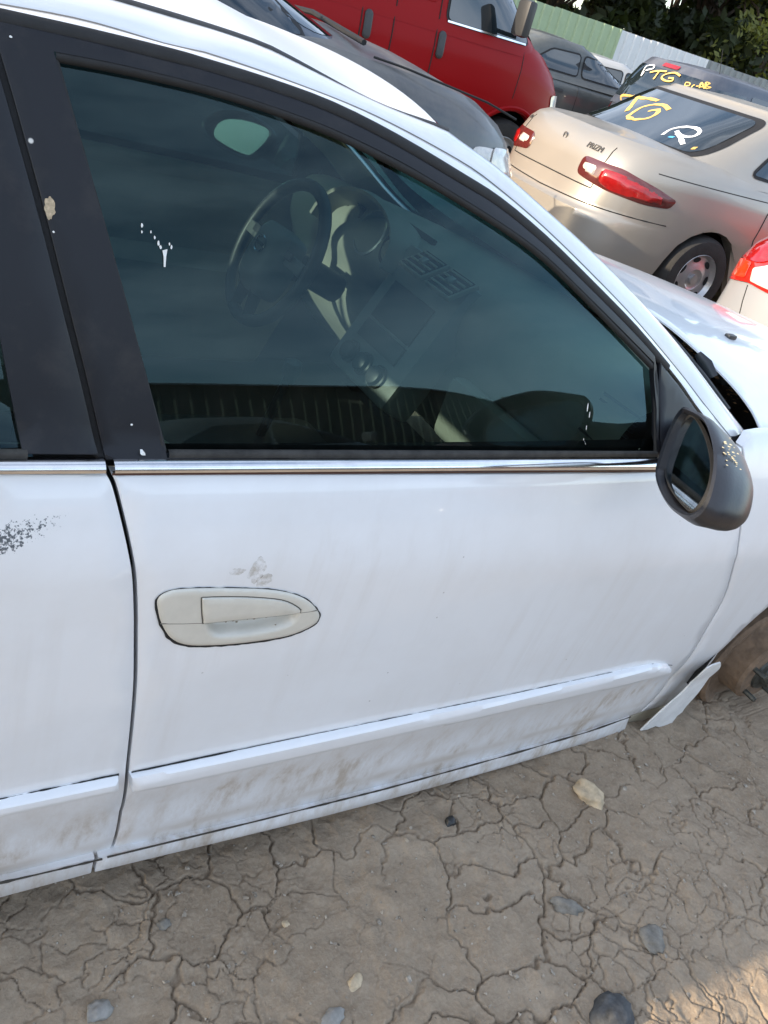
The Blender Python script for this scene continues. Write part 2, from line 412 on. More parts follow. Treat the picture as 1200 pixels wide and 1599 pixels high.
def ground_mat():
    M = mat('dry_mud', (.22, .18, .14), .95, spec=.15); n, l, p = N(M); ob = n.new('ShaderNodeTexCoord').outputs['Object']
    a = noisen(n, l, ob, 2.2, 6, .65); b = noisen(n, l, ob, 22, 7, .7); c = noisen(n, l, ob, 150, 4, .7)
    c0 = mixc(n, l, rangen(n, l, a, .35, .65), (.285, .220, .155), (.360, .288, .212))
    c1 = mixc(n, l, rangen(n, l, b, .35, .7, 0, .55), c0, (.200, .150, .105))
    c2 = mixc(n, l, rangen(n, l, c, .45, .75, 0, .55), c1, (.40, .335, .255))
    v = n.new('ShaderNodeTexVoronoi'); v.inputs['Scale'].default_value = 70; l.new(ob, v.inputs['Vector'])
    s = mathn(n, l, 'MULTIPLY', rangen(n, l, v.outputs['Distance'], .17, .10), mathn(n, l, 'GREATER_THAN', noisen(n, l, ob, 31, 2), .60))
    c3 = mixc(n, l, mathn(n, l, 'MULTIPLY', s, .7), c2, (.52, .48, .41))
    v2 = n.new('ShaderNodeTexVoronoi'); v2.inputs['Scale'].default_value = 43; l.new(ob, v2.inputs['Vector'])
    s2 = mathn(n, l, 'MULTIPLY', rangen(n, l, v2.outputs['Distance'], .15, .09), mathn(n, l, 'GREATER_THAN', noisen(n, l, ob, 17, 2), .61))
    c4 = mixc(n, l, mathn(n, l, 'MULTIPLY', s2, .75), c3, (.055, .05, .045))
    l.new(c4, p.inputs['Base Color'])
    bb = n.new('ShaderNodeBump'); bb.inputs['Strength'].default_value = .9; bb.inputs['Distance'].default_value = .006
    hh = mathn(n, l, 'ADD', mathn(n, l, 'MULTIPLY', b, .7), mathn(n, l, 'MULTIPLY', c, .5)); hh = mathn(n, l, 'ADD', hh, mathn(n, l, 'MULTIPLY', s, .5))
    l.new(hh, bb.inputs['Height']); l.new(bb.outputs[0], p.inputs['Normal']); return M
MUD = ground_mat(); me.materials.append(MUD)
def gz(x, y): return float(ground_h(np.array([x]), np.array([y]))[0])

# ---------------------------------------------------------------- the white sedan
# its own frame: x forward from the rear shut line of the front door, y inward from the right flank, z up from the sill's lower edge
CC = np.array([-.2946, -.7540, 1.2015])               # the photographer's eye in that frame
W = 1.79
cp, sp_ = math.cos(PITCH), math.sin(PITCH)
CAR_LOC = (-(CC[0] * cp + CC[2] * sp_), -CC[1], CAMH - (-CC[0] * sp_ + CC[2] * cp))
sedan = empty('white_sedan', CAR_LOC, 0, PITCH)
tag(sedan, 'white four-door sedan filling the foreground, front passenger door with cream handle facing us', 'car')
RC = np.array([[cp, 0, -sp_], [0, 1, 0], [sp_, 0, cp]])
def cray(px, py): return RC @ wray(px, py)
def belt_z(x): return .726
def crease_z(x): return .588 - .074 * x
def S_low(x, z):
    u = z - crease_z(x)
    if u > 0: y = .19 * u + .60 * u * u
    else: u = max(u, -.6); y = .026 * (-u) + .068 * u * u
    w = min(max(0., .20 - z), .13); y += .9 * w * w
    y += .018 * max(0., x - .2) ** 2 + .012 * max(0., -x - .5) ** 2
    return y
def S(x, z):
    zb = belt_z(x)
    if z <= zb: return S_low(x, z)
    t = z - zb
    return S_low(x, zb) + .006 + .30 * t + .26 * t * t + .05 * max(0., x - .3) ** 2 * min(1., t / .1)
def S_gl(x, z):
    t = z - belt_z(x); return S(x, z) if t > 0 else S_low(x, belt_z(x)) + .006 + .30 * t
def on(px, py, off=0.0, f=S):
    """pixel -> (x, y, z) on the flank surface, offset inward"""
    r = cray(px, py); lo, hi = -.15, None
    g = lambda y: y - (f(CC[0] + r[0] * (y - CC[1]) / r[1], CC[2] + r[2] * (y - CC[1]) / r[1]) + off)
    y = lo
    while y < .5:
        y += .01
        if g(y) >= 0: hi = y; break
        lo = y
    if hi is None: raise ValueError('no hit %s %s' % (px, py))
    for _ in range(30):
        y = (lo + hi) / 2
        if g(y) >= 0: hi = y
        else: lo = y
    t = (y - CC[1]) / r[1]; x = CC[0] + r[0] * t; z = CC[2] + r[2] * t
    return (x, y, z)
def aty(px, py, y):
    r = cray(px, py); t = (y - CC[1]) / r[1]; return (CC[0] + r[0] * t, y, CC[2] + r[2] * t)
def xz(L, off=0.0, sm=0, f=S):
    P = [on(a, b, off, f) for a, b in L]; P = [(p[0], p[2]) for p in P]
    return crom(P, sm) if sm else P
def near(off=0.0, f=S): return lambda u, v, d, h: (u, f(u, v) + off + h, v)
def far(off=0.0, f=S): return lambda u, v, d, h: (u, W - (f(u, v) + off + h), v)

# --- front door skin
fd_rear = [(169, 739), (179, 758), (192, 807), (204, 860), (211, 905), (213, 955), (213, 1000), (212, 1067), (207, 1133), (200, 1200), (192, 1260), (183, 1302), (175, 1326), (163, 1336)]
fd_bot = [(163, 1336), (300, 1305), (400, 1281), (600, 1231), (800, 1176), (920, 1141), (1000, 1113)]
fd_front = [(1000, 1113), (1030, 1083), (1065, 1042), (1101, 988), (1133, 930), (1151, 870), (1160, 800), (1163, 740), (1160, 698)]
fd_top = [(1160, 698), (1100, 716), (1035, 736), (600, 739), (169, 739)]
P_rear = xz(fd_rear, sm=5); P_bot = xz(fd_bot, sm=4); P_front = xz(fd_front, sm=5); P_top = xz(fd_top)
FD = P_rear[:-1] + P_bot[:-1] + P_front[:-1] + P_top[:-1]
hb = [(247, 938), (262, 926), (290, 921), (350, 920), (420, 922), (460, 929), (485, 941), (499, 957), (500, 966), (493, 976), (470, 988), (440, 997), (380, 1006), (320, 1010), (288, 1008), (267, 998), (254, 978), (248, 958)]
HB = crom([(p[0], p[2]) for p in [on(a, b, -.004) for a, b in hb]], 4, True)
pd = [(316, 938), (322, 934), (360, 933), (400, 934), (440, 938), (462, 947), (469, 956), (440, 961), (400, 965), (360, 969), (322, 973), (318, 970)]
PD = crom([(p[0], p[2]) for p in [on(a, b, -.006) for a, b in pd]], 3, True)
cup = [(321, 950), (400, 945), (466, 950), (467, 962), (455, 976), (420, 987), (370, 994), (335, 994), (322, 980)]
CU = np.array(crom([(p[0], p[2]) for p in [on(a, b, -.004) for a, b in cup]], 3, True))
CUo = [tuple(p) for p in inset(densify(CU, .006), -.003)]
door = patch('front_door', FD, near(), WHITE, sedan, .03, gap=.0026, bevel=.0022, flange=.02, edge_step=.012, holes=[CUo])
# --- rear door skin (its rear part lies outside the photo)
RD = [p for p in P_rear][::-1]
RD = [(-.98, .726)] + [(-1.02, .60), (-.97, .50), (-.90, .40), (-.83, .28), (-.80, .18), (-.78, -.005)] + [(-.4, -.006)] + RD
RD = [(-.98, .727)] + RD[1:-1] + [P_rear[0]]
rdoor = patch('rear_door', RD, near(), WHITE_CH, sedan, .03, gap=.0026, bevel=.0022, flange=.02, edge_step=.015)
rdoor['label'] = 'rear door with a grey scrape of chipped paint'
# --- sill
def S_sill(x, z):
    base = .040 + .018 * max(0., x - .2) ** 2
    return base + .35 * min(max(0., z + .005), .05) + 5 * min(max(0., -.012 - z), .03) ** 2
sb = [(-60, 1420), (0, 1404), (148, 1364), (400, 1303), (600, 1252), (800, 1196), (900, 1166), (975, 1146)]
stp = [(-60, 1392), (0, 1377), (163, 1338), (300, 1306), (400, 1282), (600, 1232), (800, 1177), (920, 1143), (985, 1119)]
SB = xz(sb, 0, 4, S_sill); STP = xz(stp, .0, 4, S_sill)
jx = xz([(146, 1364)], 0, 0, S_sill)[0][0]
def sillrange(P, a, b): return [p for p in P if a < p[0] < b]
zb0 = float(np.mean([p[1] for p in SB])); zt0 = float(np.mean([p[1] for p in STP]))
def interpz(P, x): P = sorted(P); return float(np.interp(x, [p[0] for p in P], [p[1] for p in P]))
xe = SB[-1][0]
sill_f = [(jx + .002, interpz(SB, jx))] + sillrange(SB, jx + .01, xe) + [SB[-1], STP[-1]] + sillrange(STP, jx + .01, STP[-1][0] - .005)[::-1] + [(jx + .002, interpz(STP, jx))]
sill = patch('sill', sill_f, near(0, S_sill), WHITE, sedan, .02, gap=.001, bevel=.003, flange=.05, edge_step=.012)
xl = -1.0
sill_r = [(jx - .002, interpz(SB, jx)), (jx - .002, interpz(STP, jx)), (xl, interpz(STP, jx) + .0), (xl, interpz(SB, jx))]
patch('sill', sill_r, near(0, S_sill), WHITE, sedan, .02, gap=.001, bevel=.003, flange=.05, edge_step=.012)
SILLG = mat('sill_gap_dark', (.05, .042, .034), .9, var=.4, vscale=60)  # dark tube draws the shaded gap above the sill, its dirt included
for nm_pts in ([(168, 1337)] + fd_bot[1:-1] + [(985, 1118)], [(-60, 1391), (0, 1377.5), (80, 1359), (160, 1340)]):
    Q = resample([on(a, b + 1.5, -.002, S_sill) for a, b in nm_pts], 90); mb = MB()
    mb.tube([tuple(q) for q in Q], [.0016 + .0011 * noise.noise((q[0] * 14, 2, 1)) + .0006 * noise.noise((q[0] * 70, 4, 1)) for q in Q], 6); mb.build('sill_gap_line', SILLG, sedan)
# --- tan end piece between sill and wheel arch, the front fender, the torn splash strip
CREAMD = mat('dirty_cream_primer', (.42, .37, .28), .7, var=.25, vscale=18, bump=.1)
endp = [(985, 1119), (1000, 1112), (1043, 1102), (1024, 1120), (1003, 1136), (975, 1146)]
patch('sill_end', xz(endp, .006), near(.006), CREAMD, sedan, .02, gap=.0015, bevel=.002, flange=.04)
AC = (1.84, .08); AR = .315
arch = [(AC[0] + AR * math.cos(R(a)), AC[1] + AR * math.sin(R(a))) for a in range(12, 172, 6)]
P_fl = xz([(1043, 1101), (1070, 1078), (1104, 1046), (1126, 1035)])
FEN = P_front[::-1]                                     # from the A-pillar base down the shut line
FEN = [(P_front[-1])] + P_front[::-1][1:] + [P_fl[0]] + P_fl[1:-1] + arch[::-1] + [(2.22, .10), (2.42, .12), (2.46, .30), (2.44, .50), (2.36, .60), (2.2, .655), (1.8, .705), (1.5, .735)]
ht = xz([(1240, 676), (1200, 669), (1188, 670), (1168, 674)])
FEN = FEN + ht
def S_fen(x, z): return S_low(x, z) + .10 * max(0, x - 2.0) ** 2 * 2
fender = patch('front_fender', FEN, near(0, S_fen), WHITE, sedan, .03, gap=.0022, bevel=.002, flange=.02, edge_step=.015)
patch('front_fender', FEN, far(0, S_fen), WHITE, sedan, .06, gap=.0022, bevel=.002, flange=.02, flip=True, edge_step=.03)
# inner arch liner, dark
mb = MB(); v, f = loft([[(AC[0] + (AR + .01) * math.cos(R(a)), yy, AC[1] + (AR + .01) * math.sin(R(a))) for a in range(-10, 191, 8)] for yy in (.05, .30)]); mb.add(v, f)
mb.add([(1.5, .30, -.1), (2.2, .30, -.1), (2.2, .30, .45), (1.5, .30, .45)], [(0, 1, 2, 3)]); mb.build('arch_liner', INNER, sedan)
# torn white splash strip, curled away from the body
sp_l = [(1126, 1035), (1105, 1044), (1075, 1073), (1043, 1102), (1021, 1122), (1001, 1141)]
sp_b = [(1001, 1141), (1012, 1139), (1024, 1134), (1034, 1136), (1027, 1150), (1016, 1164), (1023, 1165), (1038, 1150), (1044, 1137), (1058, 1118), (1066, 1112)]
sp_r = [(1066, 1112), (1072, 1103), (1090, 1083), (1108, 1058), (1124, 1044), (1126, 1035)]
spl = xz(sp_l, -.03, 3)[:-1] + xz(sp_b, -.03)[:-1] + xz(sp_r, -.03, 3)[:-1]
def smap(u, v, d, h): return (u, S_low(u, v) - .03 + h, v)
SPLM = mat('peeling_white_plastic', (.74, .74, .73), .45, var=.12, vscale=24, bump=.1, bscale=50)
patch('splash_strip', spl, smap, SPLM, sedan, .012, flange=.004, edge_step=.006)['label'] = 'torn white splash strip hanging loose'
bk = xz([(985, 1139), (1010, 1133), (1040, 1134), (1022, 1150), (1012, 1158), (992, 1155)], .03)
patch('torn_backing', bk, near(.03), mat('grey_green_fibre', (.20, .20, .15), .95, var=.5, vscale=40, bump=.5), sedan, .012, flange=.01)
# --- black shell painting the shade in the shut lines; real jambs are whitish
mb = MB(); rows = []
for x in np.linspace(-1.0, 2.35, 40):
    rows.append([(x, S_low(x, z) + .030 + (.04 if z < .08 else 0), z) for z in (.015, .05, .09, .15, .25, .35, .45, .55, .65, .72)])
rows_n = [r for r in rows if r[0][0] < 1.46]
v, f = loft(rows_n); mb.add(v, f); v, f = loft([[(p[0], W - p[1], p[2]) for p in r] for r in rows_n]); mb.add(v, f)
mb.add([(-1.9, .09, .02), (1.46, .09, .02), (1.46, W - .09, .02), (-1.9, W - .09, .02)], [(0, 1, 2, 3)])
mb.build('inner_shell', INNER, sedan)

# --- greenhouse lines (white rail edge, frame, glass) traced on the flank surface
rail_w = [(0, 22), (133, 50), (267, 80), (320, 97), (420, 127), (520, 163), (620, 213), (720, 272), (780, 311), (850, 370), (920, 438), (990, 509), (1060, 593), (1090, 636), (1130, 686)]
fr_out = [(0, 32), (133, 62), (267, 96), (320, 109), (420, 140), (520, 177), (620, 227), (720, 286), (780, 323), (850, 380), (920, 447), (990, 518), (1024, 556)]
fr_in = [(83, 79), (200, 102), (320, 132), (420, 163), (520, 200), (620, 248), (687, 287), (780, 345), (850, 396), (920, 463), (990, 533), (1022, 566)]
gl_top = [(89, 94), (200, 115), (320, 142), (420, 174), (520, 213), (620, 264), (687, 299), (780, 357), (850, 409), (920, 478), (990, 552), (1014, 578)]
gl_left = [(89, 94), (125, 220), (165, 360), (205, 505), (240, 635), (259, 706)]
belt_up = 712
WG = lambda L, off=0.0, sm=0: xz(L, off, sm)
# glass
g_t = WG(gl_top, .012, 4); g_l = WG(gl_left, .012, 4); g_b = xz([(259, 716), (640, 716), (1020, 716)], .012, 0, S_gl); g_r = WG([(1020, 716), (1019, 640), (1014, 578)], .012)
GLP = g_t[:-1] + g_r[::-1][:-1] + g_b[::-1][:-1] + g_l[::-1][:-1]
pane = patch('window_pane', GLP, near(.012, S_gl), DOORGLASS, door, .03)
# black frame with the opening
fo = WG(fr_out, 0, 4); 
b_rear = [(0, 82), (20, 150), (45, 240), (75, 350), (105, 470), (135, 590), (158, 690), (165, 716)]
b_gap = WG([(-8, 52)] + b_rear, 0, 4)
f_open = WG(fr_in, 0, 4)[:-1] + WG([(1022, 566), (1026, 640), (1027, 718)])[:-1] + WG([(1027, 718), (640, 718), (261, 716)])[:-1] + WG([(261, 716), (238, 628), (203, 498), (163, 352), (122, 212), (83, 79)], 0, 3)[:-1]
x_ext = [(fo[0][0] - .05, fo[0][1] - .002)]
FRP = fo + WG([(1031, 600), (1032, 719)]) + WG([(640, 722), (166, 720)]) + b_gap[::-1]
frame = patch('window_frame', FRP, near(), SATIN2, door, .02, gap=.0005, bevel=.0015, flange=.012, holes=[f_open], edge_step=.012)
# rubber seals: inner run round the glass and the outer seal under the roof rail
def strip3(name, P3, width, depth, mat_, parent, n=6, nrm=(0, -1, .35)):
    mb = MB(); P = [Vector(p) for p in P3]; up = Vector(nrm).normalized(); rows = []
    for i, p in enumerate(P):
        t = (P[min(i + 1, len(P) - 1)] - P[max(i - 1, 0)]).normalized(); s = up.cross(t).normalized(); w = t.cross(s).normalized() * -1
        if w.dot(up) < 0: w = -w
        rows.append([p + s * (width / 2 * math.cos(math.pi * k / n)) + w * (depth * math.sin(math.pi * k / n)) for k in range(n + 1)])
    v, f = loft(rows); mb.add(v, f); return mb.build(name, mat_, parent, True, 60)
s_top = [tuple((np.array(on(a[0], a[1], .006)) + np.array(on(b[0], b[1], .006))) / 2) for a, b in zip(fr_in, gl_top)]
strip3('window_seal', crom(s_top, 3), .012, .005, RUBBER, door)
s_left = [on(x - 2, y, .007) for x, y in gl_left]
strip3('window_seal', crom(s_left, 3), .006, .004, RUBBER, door)
s_out = [tuple((np.array(on(a[0], a[1], .004)) + np.array(on(b[0], b[1], .004))) / 2) for a, b in zip(rail_w[:13], fr_out)]
e0 = np.array(s_out[0]); e1 = np.array(s_out[1]); pre = [tuple(e0 - (e1 - e0) * k) for k in (3, 1.5)]
strip3('roof_seal', crom(pre + s_out, 3), .016, .004, RUBBER, sedan)
s_fr = [on(x, y, .006) for x, y in ((1021, 570), (1024, 640), (1024, 712))]
strip3('window_seal', crom(s_fr, 4), .010, .005, RUBBER, door)
s_gap = [on(x, y, .010) for x, y in [(-8, 52)] + b_rear]
strip3('pillar_seal', crom(s_gap, 4), .022, .003, RUBBER, sedan)
# belt: dusty rubber wiper over a bright strip
wip = [on(x, 709, .004) for x in (262, 400, 600, 800, 940, 1024)]
strip3('belt_wiper', crom(wip, 3), .011, .006, DUSTRUB, door)
def belt_strip(name, xa, xb, parent):
    mb = MB(); rows = []
    for px in np.linspace(xa, xb, 26):
        a = on(px, 717 - .004 * (px - 170) * .4); b = on(px, 738.5 - .006 * (px - 170)); a = Vector(a); b = Vector(b)
        prof = [(0, .004), (.0, -.004), (.18, -.008), (.5, -.0095), (.75, -.008), (.86, -.004), (.93, -.001), (1.0, -.0005), (1.0, .004)]
        rows.append([a.lerp(b, k) + Vector((0, o, 0)) for k, o in prof])
    v, f = loft(rows); mb.add(v, f); return mb.build(name, CHROME, parent, True, 50)
belt_strip('belt_trim', 177, 1027, door)
belt_strip('belt_trim', -90, 163, rdoor)
RUSTL = mat('rust_line', (.10, .045, .03), .8)
mb = MB(); mb.tube([on(x, 740.5 - .006 * (x - 170), -.0008) for x in np.linspace(176, 1028, 14)], .0014, 5); mb.build('belt_gasket', RUSTL, door)
# sail panel in front of the glass
SAIL = WG([(1031, 564), (1060, 600), (1088, 640), (1120, 686), (1100, 715), (1033, 722)])
patch('sail_panel', SAIL, near(-.002), SATIN, door, .02, gap=.001, bevel=.003, flange=.02)
# rear-door frame and glass, left edge of the photo
rf = [(p[0] - .003, p[1]) for p in b_gap]
zt_r = rf[0][1]
RF = rf + [(-1.00, .735), (-.95, .95), (-.75, zt_r - .015), (-.5, zt_r)]
hole_r = [(x_, z_) for x_, z_ in WG([(44, 716), (22, 610), (0, 492)])]
top_hr = (hole_r[-1][0] - .105, zt_r - .045)
hole_r = hole_r + [top_hr, (-.6, zt_r - .05), (-.78, zt_r - .09), (-.90, .87), (-.92, .745)]
patch('window_frame', RF, near(), SATIN2, rdoor, .025, gap=.0035, bevel=.0015, flange=.012, holes=[hole_r], edge_step=.015)
patch('window_pane', [(p[0] * 1.0, p[1]) for p in inset(densify(np.array(hole_r), .03), -.006 if True else 0)], near(.012), DOORGLASS, rdoor, .04)
wip = [on(x, 709, .004) for x in (-90, -40, 0, 42)]
strip3('belt_wiper', crom(wip, 3), .011, .006, DUSTRUB, rdoor)
# mouldings
def molding(name, pts_t, pts_b, parent, hmax=.015):
    P = xz(pts_t, -.008, 4) + xz(pts_b, -.008, 4)
    def fm(u, v, d, h):
        k = min(1.0, d / .010); return (u, S_low(u, v) - .001 - hmax * math.sqrt(max(0, 1 - (1 - k) ** 2)) + (.004 if h else 0), v)
    return patch(name, P, fm, MOLD, parent, .008, flange=.0, bevel=.0022, edge_step=.008)
molding('side_molding', [(204, 1213), (400, 1171), (600, 1129), (800, 1088), (950, 1055), (1020, 1040), (1046, 1040)], [(1050, 1044), (1040, 1052), (1000, 1063), (900, 1086), (700, 1130), (500, 1174), (300, 1218), (204, 1236)], door)
molding('side_molding', [(-80, 1272), (0, 1254), (100, 1233), (187, 1215)], [(188, 1234), (100, 1253), (0, 1275), (-80, 1292)], rdoor)
GASK = mat('matte_black', (.015, .015, .015), .8)
def edge_line(pts, parent, amp=.0016):  # thin black line of uneven width along the molding's upper edge
    Q = resample([on(a, b, -.001) for a, b in pts], 150); mb = MB()
    mb.tube([tuple(q + np.array([0, 0, amp * .6 * noise.noise((q[0] * 40, 1, 0))])) for q in Q], [max(.0005, .0005 + (.0010 if q[0] < .22 else .0001) + amp * .5 * noise.noise((q[0] * 25, 3, 0)) + .0005 * noise.noise((q[0] * 120, 5, 0))) for q in Q], 5)
    return mb.build('molding_edge_line', GASK, parent)
edge_line([(206, 1206), (400, 1165), (600, 1124), (800, 1083.5), (950, 1051), (1020, 1036.5), (1050, 1039)], door)
edge_line([(-80, 1266), (0, 1248), (100, 1227.5), (186, 1209)], rdoor)

# --- door handle: cream bezel with a scooped cup, paddle, rough black gasket
def hmap(u, v, d, h):
    k = min(1, d / .008); y = S_low(u, v) - .0045 * math.sqrt(max(0, 1 - (1 - k) ** 2)) - .0005
    q = np.array([[u, v]])
    if inpoly(q, CU)[0]:
        dd = polydist(q, CU)[0]; t = min(1, dd / .011); y += .020 * (t * t * (3 - 2 * t))
    # parting line of the two bezel halves
    return (u, y + h, v)
handle = patch('door_handle', HB, hmap, CREAM, door, .0035, bevel=.001, flange=.006, edge_step=.005, sharp=70)
handle['label'] = 'cream door handle with dusty finger cup, mismatched to the white door'
def pmap(u, v, d, h):
    k = min(1, d / .007); return (u, S_low(u, v) - .0056 - .0035 * math.sqrt(max(0, 1 - (1 - k) ** 2)) + h, v)
patch('handle_paddle', PD, pmap, CREAM, door, .006, bevel=.001, flange=.012, edge_step=.006)
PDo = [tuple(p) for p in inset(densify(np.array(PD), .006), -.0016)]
patch('paddle_gap', PDo, lambda u, v, d, h: (u, S_low(u, v) - .0052, v), mat('paddle_gap_dark', (.10, .09, .075), .9), door, .01, edge_step=.006)  # dark patch under the paddle, drawn as the shaded gap round it
HBo = inset(densify(np.array(HB), .006), -.0022)
HBo = np.array([p + np.array([.0012 * noise.noise((p[0] * 90, p[1] * 90, 2)), .0014 * noise.noise((p[0] * 90, p[1] * 90, 7)) - .0016]) for p in HBo])
patch('handle_gasket', [tuple(p) for p in HBo], near(-.0012), GASK, door, .02, holes=[CUo], edge_step=.006)
SEAM = mat('seam_grime', (.2, .18, .15), .8)
for L in (((251, 974), (285, 974), (316, 973)), ((469, 957), (485, 955), (497, 953))):
    mb = MB(); mb.tube([on(a, b, -.0047) for a, b in L], .0007, 5); mb.build('handle_seam', SEAM, door)
DUSTC = mat('dust_crumbs', (.30, .25, .18), .95)
mb = MB()
for k in range(160):
    px = random.uniform(332, 440); py = 974 - (px - 332) * .06 + abs(random.gauss(0, 5)) ; p = on(px, py, -.004)
    u, v = p[0], p[2]; y = hmap(u, v, .02, 0)[1]; s = random.uniform(.0007, .0017); mb.box((u, y - s * .3, v), (s * 2, s, s * 1.6))
mb.build('handle_dust', DUSTC, door)['kind'] = 'stuff'
# smear above the handle, bird dropping on the pane, mud spot on the pillar
def splat(name, cxy, rx, ry, m_, parent, off, seed, n=26, f=near):
    c = on(cxy[0], cxy[1], off); pts = []
    for k in range(n):
        a = 2 * math.pi * k / n; r = 1 + .5 * noise.noise((math.cos(a) * 2 + seed, math.sin(a) * 2, seed * 3.1))
        pts.append((c[0] + rx * r * math.cos(a), c[2] + ry * r * math.sin(a)))
    return patch(name, pts, f(off), m_, parent, .004, edge_step=.003)
def smear_mat():
    M = mat('tan_smear', (.45, .38, .29), .8); n, l, p = N(M); ob = n.new('ShaderNodeTexCoord').outputs['Object']
    l.new(rangen(n, l, noisen(n, l, ob, 95, 5, .65), .38, .66, .0, .42), p.inputs['Alpha']); return M
SMEAR = smear_mat(); BIRD = mat('bird_lime', (.78, .78, .75), .8, bump=.3, bscale=150)
splat('mud_smear', (402, 892), .012, .020, SMEAR, door, -.0006, 1.3); splat('mud_smear', (412, 906), .011, .011, SMEAR, door, -.0008, 4.1); splat('mud_smear', (370, 893), .012, .006, SMEAR, door, -.0006, 2.2)
bd = patch('bird_dropping', xz([(254, 391), (262, 389), (260, 400), (259, 417), (256, 417), (256, 402)], .010), near(.010), BIRD, door, .004)
for i, (a, b, s) in enumerate(((248, 380, .0018), (242, 371, .0012), (268, 386, .0014), (251, 386, .0014), (222, 352, .0014), (222, 362, .0010), (265, 381, .001), (236, 362, .0009))):
    splat('bird_dropping', (a, b), s * .9, s * 1.5, BIRD, door, .0104, i + .5, 9)
for i, (a, b, s) in enumerate(((918, 636, .0028), (921, 648, .0022), (916, 668, .0018), (914, 690, .0016))):
    splat('bird_dropping', (a, b), s * .5, s * 2.2, BIRD, door, .0104, i + 9.5, 9)
splat('mud_spot', (78, 325), .005, .010, mat('ochre_mud', (.42, .33, .22), .9, var=.4, vscale=300), door, -.0012, 6.1)
for i, (a, b, s) in enumerate(((224, 709, .0028), (206, 664, .0014), (84, 363, .0012), (17, 58, .0014))):
    splat('bird_dropping', (a, b - 1), s, s * .8, BIRD, door, -.0012, i + 20.5, 8)

# --- far side: mirrored door, frame and pane, trim panels inside both doors
fdoor = patch('front_door', FD, far(), WHITE, sedan, .06, gap=.0026, bevel=.002, flange=.02, flip=True, edge_step=.03)
FARFR = [(p[0], p[1]) for p in FRP]
patch('window_frame', FRP, far(), SATIN, fdoor, .03, flange=.02, holes=[f_open], flip=True, edge_step=.02)
patch('window_pane', GLP, far(.012, S_gl), DOORGLASS, fdoor, .05, flip=True)
patch('sail_panel', SAIL, far(-.002), SATIN, fdoor, .02, flange=.02, flip=True)
patch('rear_door', RD, far(), WHITE, sedan, .06, gap=.0026, bevel=.002, flange=.02, flip=True, edge_step=.03)
TRIMP = [(-.02, .665), (.9, .665), (1.02, .62), (1.0, .35), (.9, .08), (.06, .08), (.02, .5)]
def trimmap(sgn):
    def fm(u, v, d, h):
        y = .115 + .03 * math.exp(-((v - .70) / .03) ** 2) - (.03 if .38 < v < .46 else 0)
        y = .10 + (.055 if v < .43 else .0) + .02 * min(1, d / .03)
        return (u, y if sgn > 0 else W - y, v)
    return fm
patch('trim_panel', TRIMP, trimmap(1), TAN, door, .04, flip=True); patch('trim_panel', TRIMP, trimmap(-1), TAN, fdoor, .04)
for dr, sg in ((door, 1), (fdoor, -1)):      # rounded upper edge of the trim
    mb = MB(); mb.tube([(x, (.075 if sg > 0 else W - .075) + sg * .006 * math.sin(x * 3), .655) for x in np.linspace(-.02, 1.0, 12)], .045, 10, sx=.55); mb.build('trim_ledge', TAN, dr)
# --- roof rails / A-pillars, roof, windshield
c1px = [(0, 8), (133, 33), (267, 72), (320, 83), (453, 128), (587, 182), (720, 253), (780, 296), (850, 356), (920, 424), (990, 497), (1060, 580), (1100, 632), (1142, 684)]
c2px = [(0, -46), (90, -24), (173, 0), (300, 37), (400, 70), (453, 95), (587, 166), (693, 204), (720, 223), (780, 268), (850, 330), (920, 391), (990, 460), (1060, 540), (1130, 632), (1163, 674)]
C0 = np.array([on(a, b, .006) for a, b in rail_w]); NR = 64
C0r = resample(crom(C0, 5), NR)
def lift(L, dy):
    out = []
    for a, b in L:
        y = .2
        for _ in range(20):
            p = aty(a, b, y); y = .5 * y + .5 * (float(np.interp(p[0], C0r[:, 0], C0r[:, 1])) + dy)
        out.append(aty(a, b, y))
    return np.array(out)
C1r = resample(crom(lift(c1px, .022), 5), NR); C2r = resample(crom(lift(c2px, .085), 5), NR)
ext = [(-1.10, -.075, .012), (-.8, -.03, .006), (-.5, -.008, .002), (-.3, .0, .0)]
def extend(C):
    b = C[0]; return np.array([[x, b[1] + dy, b[2] + dz] for x, dz, dy in ext] + list(C))
C0e, C1e, C2e = extend(C0r), extend(C1r), extend(C2r)
def rail_rows(m=1):
    rows = []
    for a, b, c in zip(C0e, C1e, C2e):
        nb = np.array([0, -.62, .78]); r_ = [a + np.array([0, .012, -.001]), a]
        r_ += [a + (b - a) * .5 + nb * .004, b - (b - a) * .06 + nb * .001, b + np.array([0, .001, -.0025]), b + (c - b) * .06 + nb * .001]
        r_ += [b + (c - b) * k + nb * .013 * math.sin(math.pi * k) for k in (.2, .4, .6, .8)] + [c, c + np.array([0, .004, -.010])]
        rows.append([(p[0], p[1] if m > 0 else W - p[1], p[2]) for p in r_])
    return rows
for sg in (1, -1):
    v, f = loft(rail_rows(sg)); mesh_obj('roof_rail', v, f, WHITE, sedan, True, 60, flip=(sg > 0))
v, f = loft([[(p[0], p[1] + .02, p[2] - .012), (q[0], q[1] + .01, q[2] - .02), (q[0] + .01, q[1] + .045, q[2] - .024)] for p, q in zip(C0e, C2e)])
for sg in (1, -1): mesh_obj('pillar_trim', [(p[0], p[1] if sg > 0 else W - p[1], p[2]) for p in v], f, TAN, sedan)
ih = int(np.argmin(abs(C2e[:, 0] - (lift([(693, 204)], .085)[0][0]))))
def cross(c, bow, crown, k=24, dz=0.0, dx=0.0):
    y0 = c[1] + .006; out = []
    for s in np.linspace(0, 1, k):
        w = 1 - (2 * s - 1) ** 2
        out.append((c[0] + bow * w + dx, y0 + (W - 2 * y0) * s, c[2] - .004 + crown * w ** .75 + dz))
    return out
rows = []
